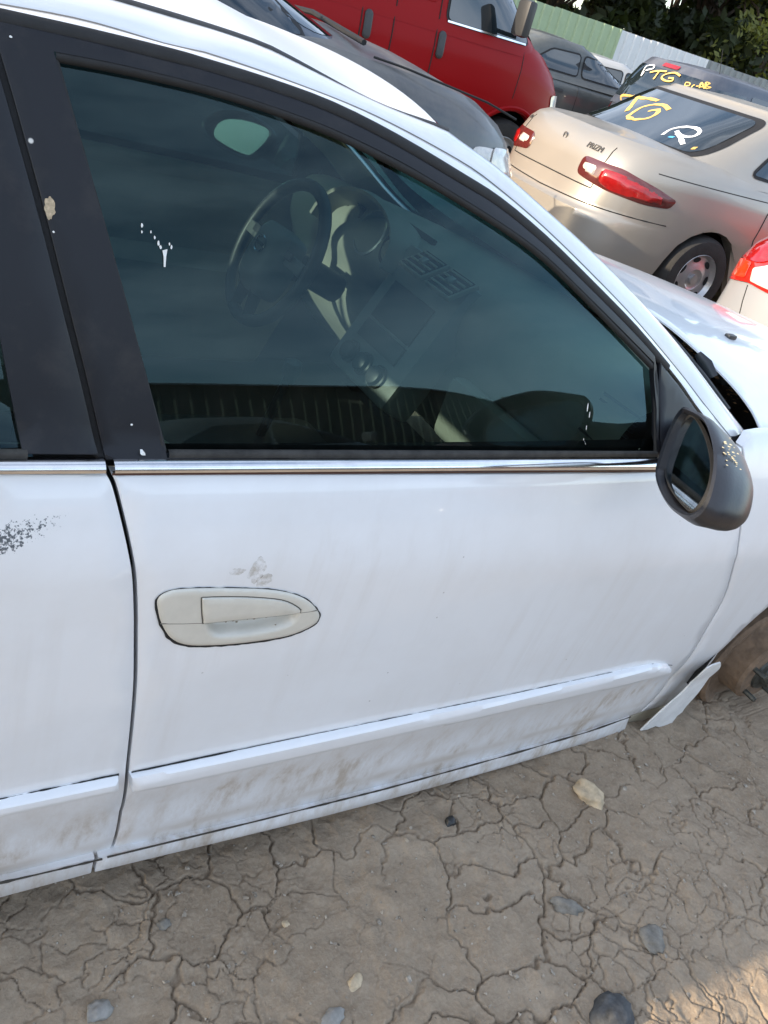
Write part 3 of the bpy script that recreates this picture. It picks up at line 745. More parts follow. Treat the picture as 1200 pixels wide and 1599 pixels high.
for i in range(0, ih + 1):
    t = max(0, (C2e[i][0] + .2) / (C2e[ih][0] + .2)); rows.append(cross(C2e[i], .085 * t * t, .038 - .008 * t))
v, f = loft(rows); roof = mesh_obj('roof', v, f, mat('sun_warmed_white', (.80, .79, .77), .5, coat=.2, coat_rough=.3, var=.04, vscale=6), sedan, flip=True)  # roof white made warmer, the sunlit cream tone put into its colour
v, f = loft([[(p[0], p[1], p[2] - .028) for p in r] for r in rows]); mesh_obj('headliner', v, f, TAN, sedan)
rows = []; nW = len(C2e) - ih - 1
for i in range(ih, len(C2e)):
    t = (i - ih) / nW; rows.append(cross(C2e[i], .085 + .09 * t, .030 * (1 - t) ** 3 - .035 * t))
v, f = loft(rows); mesh_obj('windshield', v, f, WSGLASS, sedan, flip=True)
ws_base = rows[-1]
DITCH = mat('roof_ditch_strip', (.05, .05, .052), .6, var=.3, vscale=30)
for sg in (1, -1):
    fl = (lambda p: (p[0], p[1] if sg > 0 else W - p[1], p[2]))
    mb = MB(); mb.tube([fl((c[0], c[1] + .002, c[2] + .0015)) for c in C2e[:ih + 1]], .0042, 6, sx=.7); mb.build('roof_ditch', DITCH, sedan)
    mb = MB(); mb.tube([fl((c[0], c[1], c[2] + .0004)) for c in C1e], .0012, 5); mb.build('rail_seam', mat('seam_dirt', (.16, .15, .14), .8), sedan)
# --- hood, cowl, wiper
def hood_z(x, y): return .85 - .115 * (x - 1.3) - .045 * max(0, x - 1.9) ** 2 - .135 * abs((y - W / 2) / .8) ** 2.2
def onz(px, py, fz):
    r = cray(px, py); lo = .6; hi = 6.0
    g = lambda t: CC[2] + r[2] * t - fz(CC[0] + r[0] * t, CC[1] + r[1] * t)
    t = lo
    while t < hi and g(t) > 0: t += .01
    a, b = t - .01, t
    for _ in range(25):
        q = (a + b) / 2
        if g(q) > 0: a = q
        else: b = q
    return (CC[0] + r[0] * b, CC[1] + r[1] * b, CC[2] + r[2] * b)
hr = [(992, 466), (1012, 484), (1050, 512), (1100, 556), (1145, 601), (1172, 636), (1184, 660), (1188, 669)]
HR = [onz(a, b, hood_z)[:2] for a, b in hr]
HR = [p for p in HR if p[1] < W / 2 - .05]
print('hood rear', [tuple(round(float(q), 3) for q in p) for p in HR])
HRs = crom(HR, 4); x_mid = HR[0][0] + .03
near_e = [(1.5, .105), (1.8, .115), (2.1, .14), (2.32, .20), (2.46, .34)]
half = [(2.54, W / 2)] + [(a, b) for a, b in near_e[::-1]] + [(HRs[-1][0] + .03, HRs[-1][1] - .002)] + HRs[::-1] + [(x_mid, W / 2)]
HOODP = half + [(a, W - b) for a, b in half[1:-1][::-1]]
hood = patch('hood', HOODP, lambda u, v, d, h: (u, v, hood_z(u, v) - h), WHITE, sedan, .04, gap=.002, bevel=.003, flange=.006, edge_step=.02)
COWLM = mat('faded_cowl_plastic', (.055, .052, .050), .75, bump=.25, bscale=70, var=.4, vscale=20)
cw = [(p[0] - .03, p[1]) for p in ws_base]
chalf = [(a + .03, b) for a, b in HRs[::-1]] + [(x_mid + .03, W / 2)]
COWLP = [(p[0], p[1]) for p in cw[:len(cw) // 2 + 1]][::-1] + [(cw[0][0] + .05, cw[0][1] - .035), (HRs[-1][0] + .015, HRs[-1][1] + .004)] + chalf[1:]
def cowl_z(x, y): return hood_z(x, y) - .048 - .012 * math.sin(y * 9)
cwl = [(p[0], p[1]) for p in cw]
hfull = [(a + .035, b) for a, b in HRs[::-1]] + [(x_mid + .035, W / 2)] + [(a + .035, W - b) for a, b in HRs]
COWLP = cwl[::-1] + [(cwl[0][0] + .03, cwl[0][1] - .04)] + hfull + [(cwl[-1][0] + .03, cwl[-1][1] + .04)]
cowl = patch('cowl', COWLP, lambda u, v, d, h: (u, v, cowl_z(u, v) - h), COWLM, sedan, .03, flange=.05, edge_step=.03)
mb = MB(); mb.lathe([(.0, .030), (.016, .030), (.020, .024), (.021, 0)], (0, 0, 0), 'Z', 16)
o = mb.build('wiper_pivot', RUBBER, cowl); q = onz(1130, 598, cowl_z); o.location = q
q0 = onz(1138, 640, lambda x, y: cowl_z(x, y) + .02); q1 = onz(1088, 572, lambda x, y: cowl_z(x, y) + .025); q2 = onz(1040, 516, lambda x, y: cowl_z(x, y) + .02); q3 = onz(1010, 480, lambda x, y: cowl_z(x, y) + .02)
mb = MB(); mb.tube(crom([q0, q1, q2, q3], 5), [.006] * 5 + [.005] * 5 + [.004] * 6, 8, sx=.6); mb.build('wiper_arm', mat('wiper_grey', (.06, .062, .066), .5), cowl)
qa = onz(1112, 590, lambda x, y: cowl_z(x, y) + .03); qb = onz(1090, 552, lambda x, y: cowl_z(x, y) + .045)
mb = MB(); mb.tube([qa, ((qa[0] + qb[0]) / 2, (qa[1] + qb[1]) / 2, qa[2] + .02), qb], [.014, .016, .008], 10, sx=.6); mb.build('wiper_cap', mat('wiper_cap_black', (.02, .022, .026), .35), cowl)
q = onz(1140, 528, hood_z); mb = MB(); mb.box((0, 0, .004), (.032, .018, .012), bev=.004); o = mb.build('washer_nozzle', CHAR, hood); o.location = q
# leaf litter lying in the cowl
LEAF = mat('dry_leaf_litter', (.30, .17, .08), .85, var=.55, vscale=45)
mb = MB(); cn = 0
while cn < 620:
    k = random.random(); a = (1000 + 165 * k, 478 + 170 * k ** 1.15); px = a[0] + random.gauss(0, 9) + 10; py = a[1] + random.gauss(0, 7) - 2
    if k > .72 and random.random() < .85: continue
    p = onz(px, py, cowl_z); s = random.uniform(.004, .011); cn += 1
    rot = Matrix.Rotation(random.uniform(0, 6.3), 3, 'Z') @ Matrix.Rotation(random.uniform(-.7, .7), 3, 'X')
    qd = [Vector((-s, 0, 0)), Vector((0, -s * .45, s * .15)), Vector((s, 0, 0)), Vector((0, s * .45, s * .15))]
    z = random.uniform(.001, .016); mb.add([rot @ w + Vector(p) + Vector((0, 0, z)) for w in qd], [(0, 1, 2), (0, 2, 3)])
mb.build('leaf_litter', LEAF, cowl, smooth=False)['kind'] = 'stuff'
# front end, out of the picture but casting and reflecting
mb = MB(); rows = []
for k in range(0, 33):
    s = k / 32; y = .07 + (W - .14) * s; w = 1 - abs(2 * s - 1) ** 3
    rows.append([(2.40 + .16 * w - dx, y, z) for dx, z in ((.10, .66), (.02, .58), (0, .45), (-.03, .30), (0, .14), (.08, .04))])
v, f = loft(rows); mesh_obj('front_bumper', v, f, WHITE, sedan)
mb = MB(); mb.box((1.9, W / 2, .35), (.95, 1.1, .5)); mb.build('engine_bay', INNER, sedan)
# --- outside mirrors
def mirror(side):
    P0 = np.array(aty(1074, 724, -.08)); n_ = np.array([-.82, .54, .12]); n_ /= np.linalg.norm(n_)
    def onpl(px, py, o=0.0):
        r = cray(px, py); t = ((P0 + n_ * o - CC) @ n_) / (r @ n_); return CC + r * t
    rim = [(1072, 636), (1100, 650), (1113, 675), (1120, 712), (1117, 750), (1106, 787), (1090, 807), (1072, 810), (1047, 793), (1030, 765), (1024, 737), (1034, 700), (1049, 662), (1061, 641)]
    gls = [(1080, 650), (1095, 668), (1107, 700), (1111, 737), (1102, 772), (1083, 797), (1067, 788), (1047, 760), (1040, 732), (1051, 695), (1066, 663)]
    RIM = np.array(crom([onpl(*p) for p in rim], 4, True)); GL = np.array(crom([onpl(p[0], p[1], -.012) for p in gls], 4, True))
    RIMi = RIM.mean(0) + (RIM - RIM.mean(0)) * .90
    fl = (lambda p: (p[0], W - p[1], p[2])) if side < 0 else (lambda p: tuple(p))
    rows = [[fl(p + (RIMi.mean(0) - p) * .02 - n_ * .02) for p in RIMi], [fl(p) for p in RIMi], [fl(p + n_ * .003) for p in RIM.mean(0) + (RIM - RIM.mean(0)) * .95], [fl(p) for p in RIM]]
    c = RIM.mean(0); back = -n_ * .105 + np.array([0, .004, -.012])
    for k in range(1, 10):
        a = k / 9 * math.pi / 2; rows.append([fl(c + (p - c) * max(.02, (1.03 if k == 1 else 1) * math.cos(a) ** .62) + back * math.sin(a)) for p in RIM])
    v, f = loft(rows, True); hs = mesh_obj('side_mirror', v, f, MIRBLK, sedan, True, 50, flip=(side > 0))
    g = [fl(p) for p in GL]; cc = fl(GL.mean(0)); n2 = len(g)
    tilt = [(p[0] + 0.0, p[1], p[2]) for p in g]
    mesh_obj('mirror_glass', tilt + [cc], [(i, (i + 1) % n2, n2) for i in range(n2)], MIRGLS if side > 0 else mat('dimmed_mirror', (.16, .19, .19), .25, metal=1.0), hs, smooth=False, flip=(side > 0))  # far mirror's silver is darkened to dim its sunlit reflection
    gb = MB(); v, f = loft([[fl(p - n_ * .004) for p in GL.mean(0) + (GL - GL.mean(0)) * 1.06], [fl(p + n_ * .002) for p in GL.mean(0) + (GL - GL.mean(0)) * 1.02], [fl(p + n_ * .002) for p in GL], [fl(p - n_ * .001) for p in GL.mean(0) + (GL - GL.mean(0)) * .985]], True)
    mesh_obj('glass_holder', v, f, RUBBER, hs, flip=(side > 0))
    am = MB(); a0 = np.array(on(1066, 676, .01)); a1 = c + back * .35
    am.tube([fl(a0), fl(a0 * .6 + a1 * .4 + np.array([0, 0, -.004])), fl(a1)], [.032, .028, .034], 12, sx=.7); am.build('mirror_arm', MIRBLK, hs)
    if side > 0:
        BM = mat('yellow_lichen', (.50, .44, .30), .95, var=.4, vscale=200); sp = MB()
        for i in range(46):
            px = random.gauss(1123, 6); py = random.gauss(690, 11)
            ctr = RIM[np.argmin(np.hypot(RIM[:, 2] - onpl(px, py)[2], RIM[:, 1] - onpl(px, py)[1]))]
            a = random.uniform(.12, .42); p = c + (ctr - c) * math.cos(a) ** .62 * 1.012 + back * math.sin(a) + np.array([0, 0, random.gauss(0, .004)])
            s = random.uniform(.0012, .0035); sp.lathe([(0, s * .4), (s * .7, s * .25), (s, 0)], tuple(p), 'Z', 6)
        sp.build('lichen_scab', BM, hs)['kind'] = 'stuff'
    return hs
mirror(1)['label'] = 'egg-shaped black mirror with lichen scabs'; mirror(-1)
# --- brake disc left bare in the wheel arch
BC = (1.80, .035, .045)
mb = MB(); mb.lathe([(.06, .10), (.168, .10), (.176, .085), (.176, .050), (.168, .042), (.150, .050), (.140, .062), (.105, .062), (.100, .045), (.098, .006), (.090, -.002), (.055, -.004)], BC, 'Y', 48)
disc = mb.build('brake_disc', RUST, sedan)
mb = MB(); mb.lathe([(.055, -.002), (.052, -.010), (.034, -.014), (.032, -.030), (.028, -.034), (0, -.034)], BC, 'Y', 24); mb.build('hub', GREASE, disc)
for k in range(5):
    a = 2 * math.pi * k / 5 + .3; mb = MB(); mb.lathe([(.0075, 0), (.0075, -.035), (.006, -.038), (0, -.038)], (BC[0] + .076 * math.cos(a), BC[1], BC[2] + .076 * math.sin(a)), 'Y', 8); mb.build('wheel_stud', GREASE, disc)
# --- cabin: dashboard, wheel, seats, floor
mb = MB(); rows = []
for y in np.linspace(.15, W - .15, 34):
    s = (y - W / 2) / (W / 2); bow = .10 * (1 - s * s)
    prof = [(1.03 + bow * 3.3, .735), (1.00 + bow * 2, .750), (.97 + bow * .9, .755), (.93 + bow * .6, .740), (.905 + bow * .5, .700), (.90 + bow * .5, .64), (.925 + bow * .5, .575), (.93 + bow * .5, .50), (.98 + bow * .5, .40), (1.10 + bow * .5, .28)]
    rows.append([(x, y, z) for x, z in prof])
v, f = loft([[tuple(p) for p in crom(r, 3)] for r in rows]); dash = mesh_obj('dashboard', v, f, DASH, sedan)
def tilted(c, ry, rz=0): return Matrix.Translation(c) @ Matrix.Rotation(rz, 4, 'Z') @ Matrix.Rotation(ry, 4, 'Y')
def put(o, M): o.matrix_local = M; return o
# centre stack, angled face toward the rear: local x = out of face, y = width, z = up
STK = tilted((.895, .875, .585), R(24))
mb = MB(); mb.box((.03, 0, 0), (.10, .30, .36), bev=.02); put(mb.build('centre_stack', mat('stack_grey', (.30, .31, .30), .5), dash), STK)
mb = MB(); mb.box((0, 0, 0), (.006, .19, .105), bev=.002); put(mb.build('radio_screen', CHAR, dash), STK @ Matrix.Translation((-.022, .0, .03)))
mb = MB(); mb.box((0, 0, 0), (.008, .19, .05), bev=.002); put(mb.build('radio_panel', mat('radio_face', (.07, .075, .08), .4), dash), STK @ Matrix.Translation((-.022, .0, -.055)))
for k in (-1, 0, 1):
    mb = MB(); mb.lathe([(.030, 0), (.030, .006), (.025, .008), (.023, .020), (.018, .022), (0, .022)], (0, 0, 0), 'X', 20, -1); put(mb.build('climate_dial', CHAR, dash), STK @ Matrix.Translation((-.022, k * .072, -.125)))
VT = tilted((.925, .835, .735), R(62))
for k in (-1, 1):
    fr = MB(); M = VT @ Matrix.Translation((-.004, k * .062, 0))
    fr.box((0, 0, 0), (.012, .108, .085), bev=.004); vo = put(fr.build('air_vent', DASH, dash), M)
    vb = MB(); vb.box((-.0045, 0, 0), (.006, .094, .072)); vb.build('vent_opening', INNER, dash).matrix_local = M
    for j in range(4):
        sl = MB(); sl.box((-.009, 0, -.027 + .018 * j), (.004, .094, .006), bev=.001); sl.build('vent_slat', DASH, dash).matrix_local = M
    tb = MB(); tb.box((-.012, 0, 0), (.010, .022, .020), bev=.003); tb.build('vent_tab', SILVERP, dash).matrix_local = M
# instrument hood with three round gauges
GC = tilted((.955, 1.225, .675), R(20))
mb = MB(); pr = []
for k in range(25):
    a = math.pi * k / 24; pr.append((.205 * math.cos(a), .125 * math.sin(a) ** .75 - .02))
rows = [[(-.075, y, z) for y, z in pr], [(-.08, y * 1.03, z * 1.05 + .004) for y, z in pr], [(-.05, y * 1.09, z * 1.12 + .006) for y, z in pr], [(.20, y * 1.2, z * 1.02) for y, z in pr]]
v, f = loft([[(.05, y * .92, z * .9) for y, z in pr]] + rows); put(mesh_obj('gauge_hood', v, f, DASH, dash), GC)
mb = MB(); mb.box((.05, 0, .03), (.01, .37, .17)); put(mb.build('gauge_panel', CHAR, dash), GC)
for y, r_ in ((.125, .045), (0, .062), (-.125, .045)):
    mb = MB(); mb.lathe([(r_, .05), (r_ + .004, -.012), (r_ - .002, -.014), (r_ - .006, .04), (0, .04)], (0, y, .035), 'X', 28); put(mb.build('gauge_ring', CHAR if y else SILVERP, dash), GC)
# side air vent at the passenger's end
for j in range(7):
    mb = MB(); mb.box((0, 0, 0), (.012, .10, .005), bev=.001); o = mb.build('side_vent_slat', CHAR, dash); o.location = (.925 + j * .004, .20, .655 + j * .013); o.rotation_euler = (0, .5, 0)
mb = MB(); mb.box((.925, .42, .50), (.05, .44, .15), bev=.02); mb.build('glovebox', DASH, dash)
# steering wheel
swr = .19; SW = tilted((.700, 1.235, .615), R(-70))
wheel = empty('steering_wheel'); wheel.parent = sedan; wheel.matrix_local = SW    # local z = axis
mb = MB(); mb.tube([(swr * math.cos(a), swr * math.sin(a), 0) for a in np.linspace(0, 2 * math.pi, 41)], .0165, 10, cap=False); mb.build('wheel_rim', CHAR, wheel)
hubp = [(-.07, -.085), (.03, -.082), (.06, -.06), (.062, .06), (.03, .082), (-.07, .085), (-.115, .05), (-.115, -.05)]
patch('wheel_hub', crom(hubp, 4, True), lambda u, v, d, h: (u, v, .02 + .030 * min(1, d / .04) ** .6 - h), mat('hub_grey', (.20, .20, .18), .55), wheel, .015, flange=.05)
for sg in (-1, 1):
    mb = MB(); mb.box((.01, sg * .125, .010), (.034, .10, .014), bev=.006); mb.build('wheel_spoke', mat('spoke_grey', (.12, .125, .12), .5), wheel)
    mb = MB(); mb.tube([(-.09, sg * .03, .01), (-.18, sg * .045, 0)], [.022, .016], 8, sx=.5); mb.build('wheel_spoke', CHAR, wheel)
    mb = MB(); mb.box((.02, sg * .105, .024), (.022, .035, .006), bev=.002); mb.build('wheel_button', CHAR, wheel)
mb = MB(); mb.tube([(.021 * math.cos(a), .026 * math.sin(a), .052) for a in np.linspace(0, 2 * math.pi, 25)], .0028, 6, cap=False); mb.add(*loft([[(-.0035, -.026, .052), (-.0035, .026, .052)], [(-.0035, -.026, .056), (-.0035, .026, .056)], [(.0035, -.026, .056), (.0035, .026, .056)], [(.0035, -.026, .052), (.0035, .026, .052)]]))
mb.build('wheel_emblem', CHROME, wheel)
mb = MB(); mb.tube([(0, 0, 0), (0, 0, -.22)], .04, 10); mb.build('steering_column', CHAR, wheel)
# seats; backrests upright and out of view, to hold off the sun
def seat(y0):
    s = empty('seat'); s.parent = sedan; s.location = (.05, y0, .06)
    for nm, prof, hw in (('cushion', [(-.22, .12), (-.2, .24), (.05, .26), (.24, .29), (.30, .25), (.28, .12)], .25), ('backrest', [(-.30, .20), (-.50, .62), (-.54, .76), (-.46, .80), (-.38, .70), (-.16, .24)], .24)):
        rows = []
        for k in range(13):
            t = -1 + 2 * k / 12; sc_ = (1 - abs(t) ** 4 * .25); bol = .03 * abs(t) ** 3
            cx = sum(p[0] for p in prof) / 6; cz = sum(p[1] for p in prof) / 6
            rows.append([(cx + (x - cx) * sc_, hw * t, cz + (z - cz) * sc_ + bol) for x, z in crom(prof, 3, True)])
        v, f = loft(rows, True); n_ = len(rows[0]); f = list(f) + [tuple(range(n_)), tuple(range(len(v) - n_, len(v)))[::-1]]
        mesh_obj(nm, v, f, SEATM, s, True, 60)
    return s
seat(.47); seat(1.30)
mb = MB(); mb.box((-.95, W / 2, .45), (.22, W - .42, .75), Matrix.Rotation(R(-14), 3, 'Y'), bev=.06); mb.box((-.72, W / 2, .22), (.5, W - .42, .2), bev=.06); mb.build('unseen_rear_seat', SEATM, sedan)  # unseen bench, added to block sun coming from the rear
mb = MB(); mb.box((-1.3, W / 2, .77), (.6, W - .5, .03), bev=.01); mb.build('unseen_parcel_shelf', CHAR, sedan)  # unseen as well, added to keep rear sun off the dash
mb = MB(); mb.box((0.1, W / 2, .10), (2.2, W - .26, .05)); mb.build('cabin_floor', mat('dark_carpet', (.05, .045, .04), .95), sedan)
mb = MB(); mb.box((.42, W / 2 + .02, .19), (.75, .20, .14), bev=.04); mb.build('centre_console', CHAR, sedan)
mb = MB(); mb.tube([(.6, .9, .24), (.64, .9, .42)], .012, 8); mb.lathe([(0, .03), (.022, .02), (.024, 0), (.014, -.03)], (.645, .9, .44), 'Z', 12); mb.build('gear_lever', CHAR, sedan)
mb = MB(); mb.tube([(.58, .78, 1.01), (.56, .9, 1.005), (.58, 1.02, 1.01)], [.02, .03, .02], 10, sx=.5); mb.build('inside_mirror', CHAR, sedan)
# --- tail of the car, outside the photo
QP = [(-.79, .09), (-.83, .18), (-.84, .28), (-.90, .40), (-.97, .50), (-1.02, .60), (-.99, .726), (-1.4, .76), (-2.0, .75), (-2.16, .62), (-2.2, .35), (-2.12, .12), (-1.75, .10)] + [(-1.39 + .33 * math.cos(R(a)), .08 + .33 * math.sin(R(a))) for a in range(5, 176, 9)][0:] + [(-1.06, .09)][:0]
QP = [(-.79, .0), (-.81, .18), (-.84, .28), (-.90, .40), (-.97, .50), (-1.02, .60), (-.99, .726), (-1.4, .76), (-2.0, .75), (-2.16, .62), (-2.2, .35), (-2.12, .12), (-1.76, .10)] + [(-1.42 + .33 * math.cos(R(a)), .10 + .33 * math.sin(R(a))) for a in range(172, 5, -8)]
for sg in (1, -1):
    fq = near() if sg > 0 else far()
    patch('quarter_panel', QP, lambda u, v, d, h, fq=fq, sg=sg: (lambda p: (p[0], p[1] + sg * .16 * max(0, -1.7 - u) ** 2 * 2, p[2]))(fq(u, v, d, h)), WHITE, sedan, .05, gap=.003, bevel=.002, flange=.02, flip=(sg < 0))
    cp_ = [(-1.00, .735), (-.95, .95), (-.78, zt_r - .01), (-1.12, zt_r - .10), (-1.62, .765), (-1.4, .75)]
    patch('c_pillar', cp_, (near(.002) if sg > 0 else far(.002)), WHITE, sedan, .05, flip=(sg < 0))
rows = []
for i, (x, z) in enumerate(((-1.10, 1.01), (-1.35, .89), (-1.62, .78))):
    rows.append([(x - .06 * (1 - (2 * s - 1) ** 2), .22 - .04 * i + (W - .44 + .08 * i) * s, z + .03 * (1 - (2 * s - 1) ** 2)) for s in np.linspace(0, 1, 12)])
v, f = loft(rows); mesh_obj('rear_window', v, f, WSGLASS, sedan)
rows = []
for x, z in ((-1.60, .775), (-1.9, .775), (-2.12, .75), (-2.22, .70), (-2.25, .45), (-2.22, .15)):
    rows.append([(x - .05 * (1 - (2 * s - 1) ** 2), .08 + (W - .16) * s, z + .03 * (1 - (2 * s - 1) ** 2) * (z > .6)) for s in np.linspace(0, 1, 14)])
v, f = loft(rows); mesh_obj('trunk_lid', v, f, WHITE, sedan)
mb = MB(); mb.lathe([(.18, .0), (.20, -.005), (.29, 0), (.31, .03), (.31, .15), (.29, .18), (.1, .18)], (-1.42, .06, .09), 'Y', 40); mb.build('rear_wheel', mat('tyre_black', (.02, .02, .02), .85, bump=.2), sedan)

# ---------------------------------------------------------------- generic vehicles (own frame: x forward, y left, z up, origin under the rear axle)
CARGLASS = mat('dark_car_glass', (.012, .018, .022), .04, spec=.9, coat=.6, coat_rough=.02)
TYRE = mat('tyre_rubber', (.028, .027, .026), .85, bump=.15, bscale=80, var=.3, vscale=12)
UNDER = mat('underbody_black', (.01, .01, .01), .9)
GAPM = mat('panel_gap_black', (.012, .012, .012), .8)
REDL = mat('red_lamp', (.30, .008, .008), .12, coat=.8, coat_rough=.03, var=.25, vscale=22)
AMBL = mat('orange_red_lamp', (.55, .04, .010), .12, coat=.8, coat_rough=.03, var=.2, vscale=22)
CLRL = mat('clear_lamp', (.50, .47, .43), .15, coat=.8, coat_rough=.03, var=.25, vscale=25)
DKRED = mat('dark_red_lamp', (.10, .02, .018), .15, coat=.8, coat_rough=.05)
def endf(x, ring):
    xs = [p[0] for p in ring]; q = min(1., min(x - min(xs), max(xs) - x) / .45); return q * q * (3 - 2 * q)
class Shell:
    def __init__(s, levels, top, zbot, wheels, gh, groof, crown=.03, roofcrown=.04, arch_add=.045):
        s.lv = levels; s.top = top; s.zb0 = zbot; s.wh = wheels; s.gh = gh; s.gr = groof; s.crown = crown; s.rc = roofcrown; s.aa = arch_add
    def ztop(s, x): return float(np.interp(x, [p[0] for p in s.top], [p[1] for p in s.top]))
    def zbot(s, x):
        z = s.zb0
        for (xw, rw) in s.wh:
            Rr = rw + s.aa; d = abs(x - xw)
            if d < Rr: z = max(z, rw + math.sqrt(Rr * Rr - d * d))
        return z
    def lev(s, v):
        V = [l[0] for l in s.lv]; return [float(np.interp(v, V, [l[k] for l in s.lv])) for k in (1, 2, 3, 4)]
    def ghl(s, v):
        V = [l[0] for l in s.gh]; return [float(np.interp(v, V, [l[k] for l in s.gh])) for k in (1, 2, 3, 4)]
    def zbelt(s, x): return s.gr[0]
    def side(s, x, z):
        zt = s.ztop(x); v = (z - s.zb0) / max(.01, zt - s.zb0); xr, xf, w, n = s.lev(min(max(v, 0), 1)); xc = (xr + xf) / 2; a = (xf - xr) / 2
        return w * max(0., 1 - abs((x - xc) / a) ** n) ** (1 / n)
    def end(s, y, z, rear=True):
        x = s.lv[0][1] if rear else s.lv[0][2]
        for _ in range(12):
            zt = s.ztop(x); v = (z - s.zb0) / max(.01, zt - s.zb0); xr, xf, w, n = s.lev(min(max(v, 0), 1)); xc = (xr + xf) / 2; a = (xf - xr) / 2
            e = a * max(0., 1 - min(1, abs(y / w)) ** n) ** (1 / n); x = xc - e if rear else xc + e
        return x
    def gside(s, x, z):
        v = (z - s.gr[0]) / (s.gr[1] - s.gr[0]); xr, xf, w, n = s.ghl(v); xc = (xr + xf) / 2; a = (xf - xr) / 2
        return w * max(0., 1 - abs((x - xc) / a) ** n) ** (1 / n)
    def gend(s, y, z, rear=True):
        v = (z - s.gr[0]) / (s.gr[1] - s.gr[0]); xr, xf, w, n = s.ghl(v); xc = (xr + xf) / 2; a = (xf - xr) / 2
        e = a * max(0., 1 - min(1, abs(y / w)) ** n) ** (1 / n); return xc - e if rear else xc + e
    def ring(s, xr, xf, w, n, NN):
        xc = (xr + xf) / 2; a = (xf - xr) / 2; out = []
        for k in range(NN):
            t = 2 * math.pi * (k + .5) / NN; c, q = math.cos(t), math.sin(t)
            out.append((xc + a * math.copysign(abs(c) ** (2 / n), c), w * math.copysign(abs(q) ** (2 / n), q)))
        return out
    def body(s, parent, m_, NN=160):
        rows = []; vs_ = []
        for l in s.lv: vs_.append(l[0])
        V = []
        for a, b in zip(vs_[:-1], vs_[1:]): V += list(np.linspace(a, b, max(2, int((b - a) / .06) + 1), endpoint=False))
        V.append(vs_[-1])
        for v in V:
            xr, xf, w, n = s.lev(v); r_ = []
            for x, y in s.ring(xr, xf, w, n, NN):
                zt = s.ztop(x); z = s.zb0 + (zt - s.zb0) * v
                if abs(y) > .45 * w: z = max(z, min(s.zbot(x), zt - .1) + .0004 * v)
                r_.append((x, y, z))
            rows.append(r_)
        v_, f = loft(rows, True); base = len(v_) - NN; K = 9; top = rows[-1]; grid = []
        for k in range(NN // 2):
            a = top[k]; b = top[NN - 1 - k]; line = []
            for j in range(K):
                t = j / (K - 1)
                if j == 0: line.append(base + k)
                elif j == K - 1: line.append(base + NN - 1 - k)
                else:
                    v_.append(((a[0] + b[0]) / 2, a[1] + (b[1] - a[1]) * t, a[2] + s.crown * (1 - (2 * t - 1) ** 2) * endf(a[0], top))); line.append(len(v_) - 1)
            grid.append(line)
        for k in range(NN // 2 - 1):
            for j in range(K - 1): f.append((grid[k][j], grid[k][j + 1], grid[k + 1][j + 1], grid[k + 1][j]))
        o = mesh_obj('body', v_, f, m_, parent, True, 50)
        mb = MB(); x0, x1 = s.lv[0][1] + .12, s.lv[0][2] - .12; mb.box(((x0 + x1) / 2, 0, s.zb0 + .25), (x1 - x0, s.lv[0][3] * 1.25, .42)); mb.build('underbody', UNDER, parent)
        return o
    def cabin(s, parent, m_, NN=120):
        rows = []; V = list(np.linspace(s.gh[0][0], s.gh[-1][0], 16))
        for v in V:
            xr, xf, w, n = s.ghl(v); rows.append([(x, y, s.gr[0] + (s.gr[1] - s.gr[0]) * v) for x, y in s.ring(xr, xf, w, n, NN)])
        xr, xf, w, n = s.ghl(V[-1]); z1 = rows[-1][0][2]
        for k, dz in ((.985, .012), (.95, .022)): rows.append([((xr + xf) / 2 + (x - (xr + xf) / 2) * k, y * k, z1 + dz) for x, y in s.ring(xr, xf, w, n, NN)])
        v_, f = loft(rows, True); base = len(v_) - NN; K = 7; top = rows[-1]; grid = []
        for k in range(NN // 2):
            a = top[k]; line = [base + k]
            for j in range(1, K - 1):
                t = j / (K - 1); v_.append((a[0], a[1] * (1 - 2 * t), a[2] + s.rc * (1 - (2 * t - 1) ** 2) * endf(a[0], top))); line.append(len(v_) - 1)
            line.append(base + NN - 1 - k); grid.append(line)
        for k in range(NN // 2 - 1):
            for j in range(K - 1): f.append((grid[k][j], grid[k][j + 1], grid[k + 1][j + 1], grid[k + 1][j]))
        return mesh_obj('cabin', v_, f, m_, parent, True, 60)
    # overlay panels ---------------------------------------------------
    def oside(s, name, P, m_, parent, off, sg=-1, gh=False, step=.05, **k):
        g = s.gside if gh else s.side
        return patch(name, P, lambda u, v, d, h: (u, sg * (g(u, v) + off - h), v), m_, parent, step, flip=(sg > 0), edge_step=k.pop('edge_step', .03), **k)
    def oend(s, name, P, m_, parent, off, rear=True, gh=False, step=.05, **k):
        g = s.gend if gh else s.end; q = -1 if rear else 1
        return patch(name, P, lambda u, v, d, h: (g(u, v, rear) + q * (off - h), u, v), m_, parent, step, flip=rear, edge_step=k.pop('edge_step', .03), **k)
    def seam(s, P, parent, sg=-1, gh=False, w=.004, name='panel_gap'):
        g = s.gside if gh else s.side; Q = densify(P, .04, False); mb = MB(); mb.tube([(x, sg * (g(x, z) + .0004), z) for x, z in Q], w, 5); return mb.build(name, GAPM, parent)
    def seam_end(s, P, parent, rear=True, w=.004, name='panel_gap', m_=None):
        Q = densify(P, .04, False); mb = MB(); mb.tube([(s.end(y, z, rear), y, z) for y, z in Q], w, 5); return mb.build(name, m_ or GAPM, parent)
def rrect(x0, x1, z0, z1, r=.04, n=4):
    out = []
    for cx, cz, a0 in ((x1 - r, z1 - r, 0), (x0 + r, z1 - r, 90), (x0 + r, z0 + r, 180), (x1 - r, z0 + r, 270)):
        out += [(cx + r * math.cos(R(a0 + 90 * k / n)), cz + r * math.sin(R(a0 + 90 * k / n))) for k in range(n + 1)]
    return out
